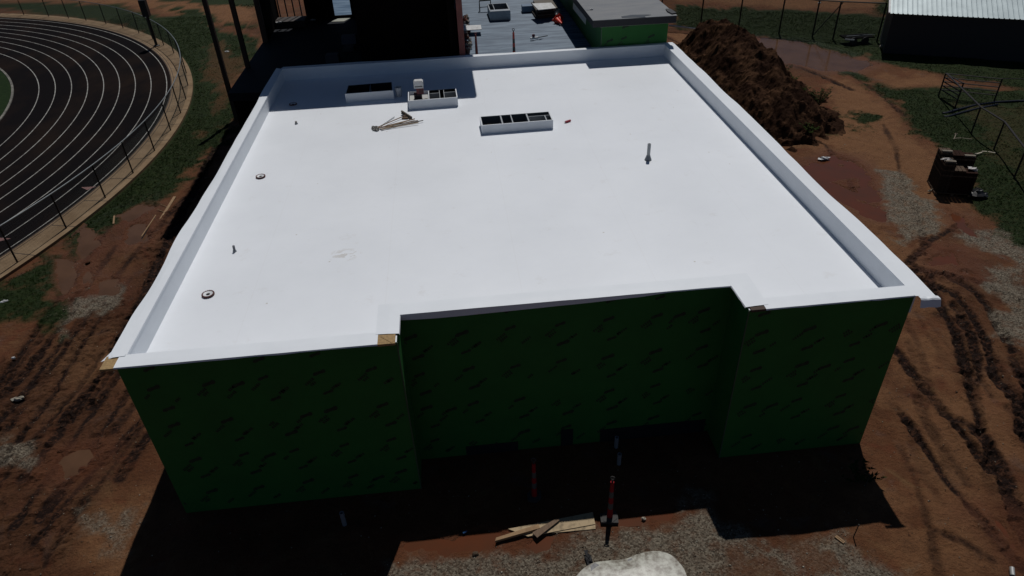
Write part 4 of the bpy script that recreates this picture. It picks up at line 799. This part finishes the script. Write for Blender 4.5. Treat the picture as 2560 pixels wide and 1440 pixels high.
b.add([q for rg in rings for q in rg]+[(cp_[0], cp_[1], .182)], [(i*n_+j, i*n_+(j+1)%n_, (i+1)*n_+(j+1)%n_, (i+1)*n_+j) for i in range(4) for j in range(n_)]+[(4*n_+j, 4*n_+(j+1)%n_, 5*n_) for j in range(n_)])
if sum(poly[i][0]*poly[(i+1)%n_][1]-poly[(i+1)%n_][0]*poly[i][1] for i in range(n_)) < 0: b.f[-5*n_:] = [tuple(reversed(f)) for f in b.f[-5*n_:]]
t = thing('white_sheet', 'mud spattered white plastic sheet with two rounded lobes at the bottom edge', 'plastic sheet', (*np.mean(poly, 0), .0)); b.build('sheet', sheet_mat(), t)
for px in ([(1476,1415),(1487,1408),(1498,1413),(1496,1436),(1478,1432)], [(1567,1412),(1570,1399),(1580,1396),(1581,1418),(1572,1421)]): MB().prism([Z(a, c, .12)[:2] for a, c in px], .1105, .135).build('grey_patch', mat('grey tape patch', (.19,.19,.20), .6, col2=(.1,.1,.1), scale=20), t)
b = MB(); b.prism([Z(a, c, .09)[:2] for a, c in ((1440,1600),(1440,1480),(1700,1480),(1700,1600))], .0, .084); b.build('frame', m_pl, t)
x, y, _ = Z(1472,1403); b = MB(); b.lump((x, y, .05), .07, .12, .06, 3, .4)
for k in range(4): a = -.5+k*.35; b.tube((x-.03, y+.08, .06), (x-.03+.07*math.sin(a), y+.20, .10), .018, .010, n=6)
tag(b.build('work_glove', mat('black glove', (.012,.012,.014), .7)), 'black work glove lying beside the white sheet', 'glove')
# small front items
x, y, _ = Z(2098,1352); b = MB(); b.bar((x-.05,y+.08,.04), (x+.05,y-.09,.04), .07, .05); b.bar((x-.03,y+.07,.07), (x+.045,y-.06,.07), .03, .01); tag(b.build('wood_offcut', m_pl2), 'small wood offcut on the gravel right of the big shadow', 'wood offcut')
x, y, _ = Z(2527,1436); t = thing('tin_can', 'shiny tin can in the red mud at the lower right corner', 'can', (x, y, 0)); MB().tube((x-.02,y-.05,.05), (x+.05,y+.09,.09), .045, n=16).build('can_body', mat('shiny tin', (.65,.65,.62), .3, metal=.6), t); MB().tube((x-.021,y-.052,.05), (x-.022,y-.054,.049), .047, n=16).build('lid', m_galv, t)
for (px, py, py2, px2, lab) in ((2132,1346,1318,2132,'thin dark stake upright at the edge of the big shadow'),(2160,1222,1186,2166,'thin leaning stake near the right wall corner')):
    p = Z(px, py); q_ = (p[0]+.02, p[1]+.01, .42); b = MB(); b.tube((p[0],p[1],-.02), q_, .012, n=6); b.tube(q_, (q_[0],q_[1],.45), .018, n=6); tag(b.build('stake', m_dk), lab, 'stake')
for (px, py, hh, lab) in ((862,1312,.42,'pale pipe stub standing in the deep shadow at the left'),(1540,1118,.35,'pale pipe stub against the recessed wall'),(1547,1160,.35,'pale pipe stub in front of the recessed wall')):
    x, y, _ = Z(px, py); b = MB(); b.lathe((x, y, 0), [(.05,0),(.05,hh),(.035,hh),(.035,hh-.1)], 14); tag(b.build('pipe_stub', mat('pale pvc', (.16,.17,.19), .7)), lab, 'pipe', 'pipe stubs in the shade of the front wall')
def stone_obj(px, py, s, lab, mm=None):
    x, y, _ = Z(px, py); b = MB(); b.lump((x, y, s*.5), s, s*.8, s*.7, int(px), .35, nu=8, nv=5); tag(b.build('stone', mm or ms[1]), lab, 'stone')
stone_obj(1609,1298,.05,'small white stone in the orange puddle'); stone_obj(35,897,.06,'small white lump in the brown mud at the left edge', m_wh); stone_obj(1188,1388,.07,'dark round stone at the edge of the wet clay', ms[2])
x, y, _ = Z(1158,1335); b = MB(); b.tube((x,y,.03), (x+.06,y+.03,.03), .022, n=8); b.tube((x+.06,y+.03,.03), (x+.085,y+.043,.03), .012, n=8); tag(b.build('bottle', mat('blue plastic', (.05,.14,.32), .2)), 'tiny blue bottle on the shadow edge by the wet clay', 'bottle')
def weed(name, x, y, z, lab, n=14, L=.5, mm=None, cat='weed', spread=.5, seed=1):
    r = random.Random(seed); b = MB(); t = thing(name, lab, cat, (x, y, z))
    s = MB()
    for i in range(n):
        a = r.uniform(0, 6.28); k = r.uniform(.3,1)*spread; tip = (x+k*math.cos(a), y+k*math.sin(a), z+L*r.uniform(.5,1)); s.tube((x,y,z-.02), tip, .006, .003, n=4)
        for j in range(7):
            q = r.uniform(.35,1); c = [x+(tip[0]-x)*q, y+(tip[1]-y)*q, z+(tip[2]-z)*q]; e = r.uniform(0,6.28); w_ = .035*r.uniform(.7,1.5); ln = .11*r.uniform(.6,1.3)
            b.add([(c[0]-w_*math.sin(e),c[1]+w_*math.cos(e),c[2]),(c[0]+ln*math.cos(e),c[1]+ln*math.sin(e),c[2]+.03),(c[0]+w_*math.sin(e),c[1]-w_*math.cos(e),c[2]+.02)], [(0,1,2)])
    b.build('leaves', mm or m_leaf, t); s.build('stem', m_dk, t); return t
m_leaf = mat('weed leaf', (.018,.030,.009), 1, col2=(.03,.038,.013), scale=8, spec=0)
x, y, _ = Z(2140,1210); weed('weed', x, y, 0, 'straggly weed at the right corner of the front wall', 12, .6, seed=2)
# stakes and timbers left of the building
for i, (l, lab) in enumerate(((((437,492),(398,555)),'pale timber lath nearest the dark shadow strip'),(((390,538),(354,592)),'thin pale stake lying across the shallow puddle'),(((286,540),(284,560)),'short pale peg left of the puddles'))):
    a, c = Z(*l[0], .06), Z(*l[1], .04); b = MB(); b.bar(a, c, [.11,.035,.06][i], .04)
    if i == 0:
        for tt in (.45,.65): q = Vector(a).lerp(Vector(c), tt); b.tube((q[0]-.35,q[1]+.25,.1), (q[0]+.05,q[1]-.03,.06), .014, n=5)
    tag(b.build('timber_lath', m_pl2), lab, 'timber')
for i, (px, py, lab) in enumerate(((10,758,'white scrap in the grass at the left edge'),(45,1000,'pale scrap in the mud below the left grass'),(566,131,'small white scrap on the wet ground by the columns'),(2048,33+1-25,'white block on the tan dirt beyond the dark fence'))):
    x, y, _ = Z(px, py); b = MB(); b.lump((x,y,.05), .14, .07, .05, i+30, .4); b.lump((x+.1,y+.03,.05), .07, .05, .04, i+40, .4); tag(b.build('scrap', m_wh if i != 1 else ms[1]), lab, 'scrap')
# ------------------------------------------------------------------ dirt mound
def mound():
    n = 190; xs2 = np.linspace(9.2, 20.5, n); ys2 = np.linspace(25.0, 44.5, int(n*1.5)); XX, YY = np.meshgrid(xs2, ys2)
    base = [(10.2,33.0),(11.0,38.5),(12.8,42.3),(15.0,42.6),(17.0,41.0),(18.3,38.6),(19.0,35.0),(18.9,31.5),(18.1,28.6),(16.6,27.1),(14.6,26.6),(12.4,28.0),(10.8,30.2)]
    d = sdist(XX.ravel(), YY.ravel(), base).reshape(XX.shape); d = np.where(d < -8, -2.0, d); f1 = fbm(XX*.8, YY*.8, 71, 4); d = d+(f1-.5)*1.0
    ridge = 1-np.clip(np.abs((XX-15.2)-(35.5-YY)*.10)/4.2, 0, 1); top = 2.9*smooth(0, 3.9, d)*(.55+.45*ridge)*(.74+.26*smooth(29, 36, YY))
    r1 = 1-np.abs(fbm(XX*1.1, YY*1.1, 81, 3)-.5)*2; r2 = fbm(XX*3.2, YY*3.2, 83, 4, .62); r3 = fbm(XX*8, YY*8, 87, 2)
    k = smooth(-.1, .7, d); ZZ = top+k*((r1-.75)*.6+(fbm(XX*1.9,YY*1.2,85,3)-.5)*.55+(r2-.5)*.26+(smooth(.35,.65,r3)-.5)*.05)+(-.12)*(1-k)
    V = np.stack([XX.ravel(), YY.ravel(), np.where(d.ravel() < -.4, -.25, ZZ.ravel())], -1); ny_, nx2 = XX.shape; idx = np.arange(nx2*ny_).reshape(ny_, nx2)
    q = np.stack([idx[:-1,:-1], idx[:-1,1:], idx[1:,1:], idx[1:,:-1]], -1).reshape(-1, 4); dk_ = d.ravel()[q].max(1); q = q[dk_ > -.45]
    b = MB(); b.v = V.tolist(); b.f = [tuple(a) for a in q.tolist()]; b.m = [0]*len(b.f)
    mm = mat('dark heaped soil', (.064,.034,.020), .95, col2=(.024,.013,.009), scale=1.1, bump=.7, bscale=14, spec=.0, thr=(.40,.54), detail=12)
    o = b.build('dirt_mound', mm); tag(o, 'large heap of dark clumpy soil right of the white roof', 'dirt mound'); return V, q
MV, MQ = mound()
def mz(x, y): i = np.argmin((MV[:,0]-x)**2+(MV[:,1]-y)**2); return MV[i,2]
x, y, _ = Z(2050,262); weed('bush', x-.2, y-.2, mz(x-.2, y-.2) if mz(x-.2, y-.2) > 0 else 0, 'leafy bush growing on the right foot of the soil heap', 46, 1.0, mat('pale bush leaf', (.035,.042,.018), 1, col2=(.012,.018,.006), scale=5, spec=0), 'bush', .65, 5)
for i, (px, py, L) in enumerate(((1985,200,.4),(1960,170,.35),(2005,245,.4),(2030,300,.4))):
    x, y, _ = Z(px, py, .9); weed('weed', x, y, mz(x, y)-.03, ['weed high on the right flank of the soil heap','weed nearest the crest of the soil heap','weed halfway down the right flank of the soil heap','weed low on the soil heap below the bush'][i], 14, L, seed=10+i)
p = Z(1797,219,.9); b = MB(); b.tube((p[0],p[1],.2), (p[0]+.35,p[1]+.8,1.55), .025, n=6); tag(b.build('pale_stake', m_wh), 'thin pale stick poking up between the parapet and the soil heap', 'stick')
# ------------------------------------------------------------------ right side fences, shed
m_dpost = mat('black coated post', (.006,.008,.006), .6)
fb = [(1650,66),(1750,75),(1845,78),(1947,84),(2030,94),(2082,98),(2192,104)]
ft = thing('dark_chain_fence', 'tall dark green chain link fence running behind the soil heap', 'fence', Z(1947,84)); pts = [Z(*q) for q in fb]
hf = 2.25
for q in pts: MB().tube((q[0],q[1],-.05), (q[0],q[1],hf), .05, n=8).build('post', m_dpost, ft)
b = MB()
for i in range(len(pts)-1): b.tube((*pts[i][:2],hf), (*pts[i+1][:2],hf), .04, n=6)
b.build('top_rail', m_dpost, ft); wiremesh(pts, hf-.02, m_bwire, ft)
x, y = pts[4][:2]; b = MB(); b.tube((x+.0,y,.1), (x+1.4,y-.3,hf-.1), .03, n=6); b.build('brace', m_dpost, ft)
# shed
s0 = np.array(Z(2207,133)[:2]); s1 = np.array(Z(2559,155)[:2]); d = (s1-s0)/np.linalg.norm(s1-s0); nrm = np.array([d[1], -d[0]]); nrm = -nrm if nrm[1] < 0 else nrm; Ls = 16.0
def sp(u, v): q = s0+d*u+nrm*v; return (float(q[0]), float(q[1]))
sd = thing('metal_shed', 'long dark shed with pale ribbed metal roof at the top right', 'shed', (*sp(8,2), 0)); hs = 2.30; dp = 3.0
b = MB(); b.prism([sp(0,0), sp(Ls,0), sp(Ls,dp), sp(0,dp)], -.1, hs); b.build('wall', mat('dark blue grey siding', (.013,.015,.021), .6), sd)
b = MB(); nrib = 62; m_sroof = mat('pale metal roofing', (.46,.54,.56), .45, metal=.15, col2=(.37,.44,.46), scale=1.4)
ov = .25; u = -ov; rise = 3.05; prev = None; prof = []
while u < Ls+ov:
    for (du, dz) in ((0,0),(.17,0),(.19,.03),(.23,.03),(.25,0)): prof.append((u+du, dz))
    u += .25
for (u, dz) in prof:
    a, c, e = sp(u,-ov), sp(u,dp*.62), sp(u,dp+ov); b.v += [(a[0],a[1],hs+dz), (c[0],c[1],rise+dz), (e[0],e[1],hs+dz)]
for i in range(len(prof)-1): b.f += [(3*i,3*i+3,3*i+4,3*i+1),(3*i+1,3*i+4,3*i+5,3*i+2)]; b.m += [0,0]
b.build('roof', m_sroof, sd)
b = MB(); a, c = sp(-ov,dp*.62), sp(Ls+ov,dp*.62); b.bar((a[0],a[1],rise+.05), (c[0],c[1],rise+.05), .22, .03); b.build('ridge_cap', m_wh, sd)
b = MB()
for (v0, v1, z0_, z1_) in ((-ov,dp*.62,hs,rise),(dp*.62,dp+ov,rise,hs)): a, c = sp(-ov,v0), sp(-ov,v1); b.bar((a[0],a[1],z0_+.02), (c[0],c[1],z1_+.02), .1, .08)
b.build('gable_trim', m_wh, sd)
b = MB()
b.add([(*sp(0,0),hs-.002),(*sp(0,dp),hs-.002),(*sp(0,dp*.62),rise-.03)], [(0,1,2),(2,1,0)]); b.build('gable', mat('dark gable', (.013,.015,.02), .6), sd)
# low trailer behind the fence
x, y, _ = Z(2140,108); t = thing('small_trailer', 'low dark trailer in the grass left of the shed', 'trailer', (x, y, 0)); MB().box((x-.9,y-.3,.35), (x+.9,y+.5,.42)).build('bed', mat('dark bed', (.006,.006,.006), .9, spec=.05), t)
for sx in (-.4,.35): MB().tube((x+sx,y-.38,.22), (x+sx,y-.28,.22), .22, n=16).build('wheel', m_rub, t)
for (dx0, dx1) in ((-.9,.9),): MB().bar((x+dx0,y-.3,.55), (x+dx1,y-.3,.55), .03, .03).build('rail', m_grail, t)
a, c = Z(2112,99,.4), Z(2136,101,.4); b = MB(); b.bar(a, c, .12, .05); b.bar((a[0],a[1],.44), (c[0],c[1],.44), .05, .03); tag(b.build('pale_board', m_grail), 'short pale board laid across the small trailer', 'board')
for i, (px, py, lab) in enumerate(((2203,100,'pale upright rag at the left shed corner'),(2202,122,'white jug at the foot of the left shed corner'))):
    x, y, _ = Z(px, py); b = MB(); b.lump((x,y,.15), .1, .08, .16-.05*i, 50+i, .3); b.lump((x+.05,y-.1,.06), .07, .06, .06, 52+i, .3); tag(b.build('litter', ms[1]), lab, 'litter')
# pipe corral gate and rail fence
gt = thing('pipe_gate', 'dark pipe gate panel with five rails standing open', 'gate', Z(2345,243)); A = Z(2345,243); B = Z(2483,258); hg = 1.22; m_pipe = mat('rusty black pipe', (.011,.008,.008), .6)
for q in (A, B): MB().tube((q[0],q[1],-.05), (q[0],q[1],hg), .035, n=8).build('upright', m_pipe, gt)
for k in range(5): z = hg-.02-k*.20; MB().tube((A[0],A[1],z), (B[0],B[1],z), .028, n=6).build('rail', m_pipe, gt)
gt2 = thing('pipe_gate', 'shorter pipe gate panel folded toward the camera from the same post', 'gate', Z(2388,268)); Cc = Z(2388,268)
MB().tube((Cc[0],Cc[1],-.05), (Cc[0],Cc[1],hg), .035, n=8).build('upright', m_pipe, gt2)
for k in range(5): z = hg-.04-k*.20; MB().tube((A[0]+.05,A[1],z), (Cc[0],Cc[1],z), .028, n=6).build('rail', m_pipe, gt2)
rf = thing('pipe_fence', 'single rail pipe fence running down the right edge', 'fence', Z(2430,330)); R_ = [Z(2388,268), Z(2428,333), Z(2485,372), Z(2535,445), Z(2600,560)]
for q in R_[1:]: MB().tube((q[0],q[1],-.05), (q[0],q[1],hg), .035, n=8).build('post', m_pipe, rf)
b = MB(); L = [(A[0],A[1]-.05)]+[q[:2] for q in R_[1:]]
for i in range(len(L)-1): b.tube((*L[i],hg), (*L[i+1],hg), .036, n=6)
b.build('top_rail', m_pipe, rf)
b = MB(); E_ = Z(2640,262); b.tube((B[0],B[1],hg), (E_[0],E_[1],hg), .025, n=6); b.tube((E_[0],E_[1],-.05), (E_[0],E_[1],hg), .035, n=6); b.build('far_rail', m_pipe, rf)
hz = [(2362,283),(2400,272),(2440,262),(2490,255),(2545,252),(2640,252)]
for k in range(2):
    b = MB(); L = [Z(a+4*k, c+9*k-(k*3 if a > 2450 else 0), .06) for a, c in hz[:4+2*(1-k)]]
    for i in range(len(L)-1): b.tube(L[i], L[i+1], .05, n=8)
    b.tube(L[0], (L[0][0]-.12, L[0][1]+.02, .06), .065, n=8)
    tag(b.build('black_hose', mat('black pipe %d' % k, (.008,.008,.016), .4)), ['long black plastic pipe curving along the grass by the gate','shorter black plastic pipe lying just nearer than the long one'][k], 'pipe')
# brick pallet: a stack of block packs
m_brk = mat('dark brick', (.034,.018,.014), .95, col2=(.022,.012,.009), scale=14, spec=.05); m_brk2 = mat('grey block', (.05,.038,.03), .95, col2=(.03,.022,.017), scale=14, spec=.05)
P0 = np.array(Z(2335,488)[:2]); P1 = np.array(Z(2424,494)[:2]); ux = (P1-P0)/np.linalg.norm(P1-P0); uy = np.array([-ux[1], ux[0]]); Wd = float(np.linalg.norm(P1-P0)); Dd = 1.15
m_brk3 = mat('dusty brick', (.10,.075,.055), .95, col2=(.06,.04,.03), scale=10, spec=.05)
pal = thing('brick_pallet', 'tall dark stack of bricks on a pallet at the grass edge', 'brick stack', (*(P0+ux*Wd/2+uy*Dd/2), 0))
def pp(u, v): q = P0+ux*u+uy*v; return (float(q[0]), float(q[1]))
b = MB()
for v in np.linspace(0, Dd-.1, 5): b.prism([pp(0,v), pp(Wd,v), pp(Wd,v+.09), pp(0,v+.09)], .10, .12)
for u in (0, Wd/2-.04, Wd-.08): b.prism([pp(u,0), pp(u+.08,0), pp(u+.08,Dd), pp(u,Dd)], 0, .10)
b.build('pallet', m_pl, pal)
cols = [(0,.33,0,.55,1.28),(.33,.66,0,.55,1.06),(.66,1,0,.55,1.0),(0,.33,.55,1,1.45),(.33,.66,.55,1,1.38),(.66,1,.55,1,1.30)]
for i, (u0, u1, v0, v1, hh) in enumerate(cols):
    b = MB(); z = .121; k = 0
    while z < hh:
        for c_ in range(3):
            uu0 = u0+(u1-u0)*c_/3; uu1 = u0+(u1-u0)*(c_+1)/3; j = .006*(k%2)
            b.prism([pp(uu0*Wd+.006+j, v0*Dd+.006), pp(uu1*Wd-.004, v0*Dd+.006), pp(uu1*Wd-.004, v1*Dd-.006), pp(uu0*Wd+.006+j, v1*Dd-.006)], z, z+.055, mi=1 if (k%3 == 1 and z > .75) else 0)
        z += .068; k += 1
    b.build('brick_column', [m_brk if i not in (3,0) else m_brk2, m_brk3], pal)
    if i in (0, 3, 5):
        b = MB(); b.prism([pp(u0*Wd+.02, v0*Dd+.04), pp(u1*Wd-.03, v0*Dd+.04), pp(u1*Wd-.03, v0*Dd+.16), pp(u0*Wd+.02, v0*Dd+.16)], z-.004, z+.055); b.build('loose_brick', mat('pale brick %d' % i, (.20,.17,.13), .9, col2=(.13,.11,.085), scale=9), pal)
for i, (u, v, hh, lab) in enumerate(((.10,.3,1.30,'crumpled white rag on the left of the brick stack'),(.86,.25,1.02,'white plastic wrap hanging over the right of the brick stack'))):
    x, y = pp(u*Wd, v*Dd); b = MB(); b.lump((x,y,hh+.04), .17, .11, .05, 60+i, .45); b.lump((x+.12,y-.08,hh-.02), .08, .05, .08, 63+i, .4); tag(b.build('plastic_wrap', mat('white wrap %d' % i, (.42,.40,.38), .6)), lab, 'wrap')
for i, (L_, lab) in enumerate((([(2390,335),(2383,346),(2406,345),(2428,346)],'thin pale strap lying in the grass above the brick stack'),([(2440,385),(2455,378),(2470,379),(2486,380)],'white torn plastic strip lying in the grass right of the brick stack'),([(2324,477),(2332,468)],'pale rag at the lower left foot of the brick stack'))):
    b = MB(); Q = [Z(a, c, .1) for a, c in L_]
    for j in range(len(Q)-1): b.bar(Q[j], (Q[j+1][0]+.05*(-1)**j, Q[j+1][1], .06+.05*(j%2)), .03+.03*(i == 1), .012)
    b.lump(Q[0], .06, .05, .04, 70+i, .4); tag(b.build('plastic_strip', ms[0] if i != 1 else ms[1]), lab, 'litter')
x, y, _ = Z(2438,492); b = MB(); b.lump((x,y,.15), .30, .26, .18, 77, .25); b.lump((x+.2,y-.1,.1), .18, .18, .12, 78, .25); tag(b.build('black_bag', m_blk), 'black sack slumped at the right foot of the brick stack', 'sack')
x, y, _ = Z(2057,399); b = MB(); b.lump((x,y,.06), .20, .10, .07, 90, .4); b.lump((x+.18,y+.02,.05), .12, .08, .05, 91, .4); tag(b.build('litter', m_wh), 'white litter at the near foot of the soil heap', 'litter')
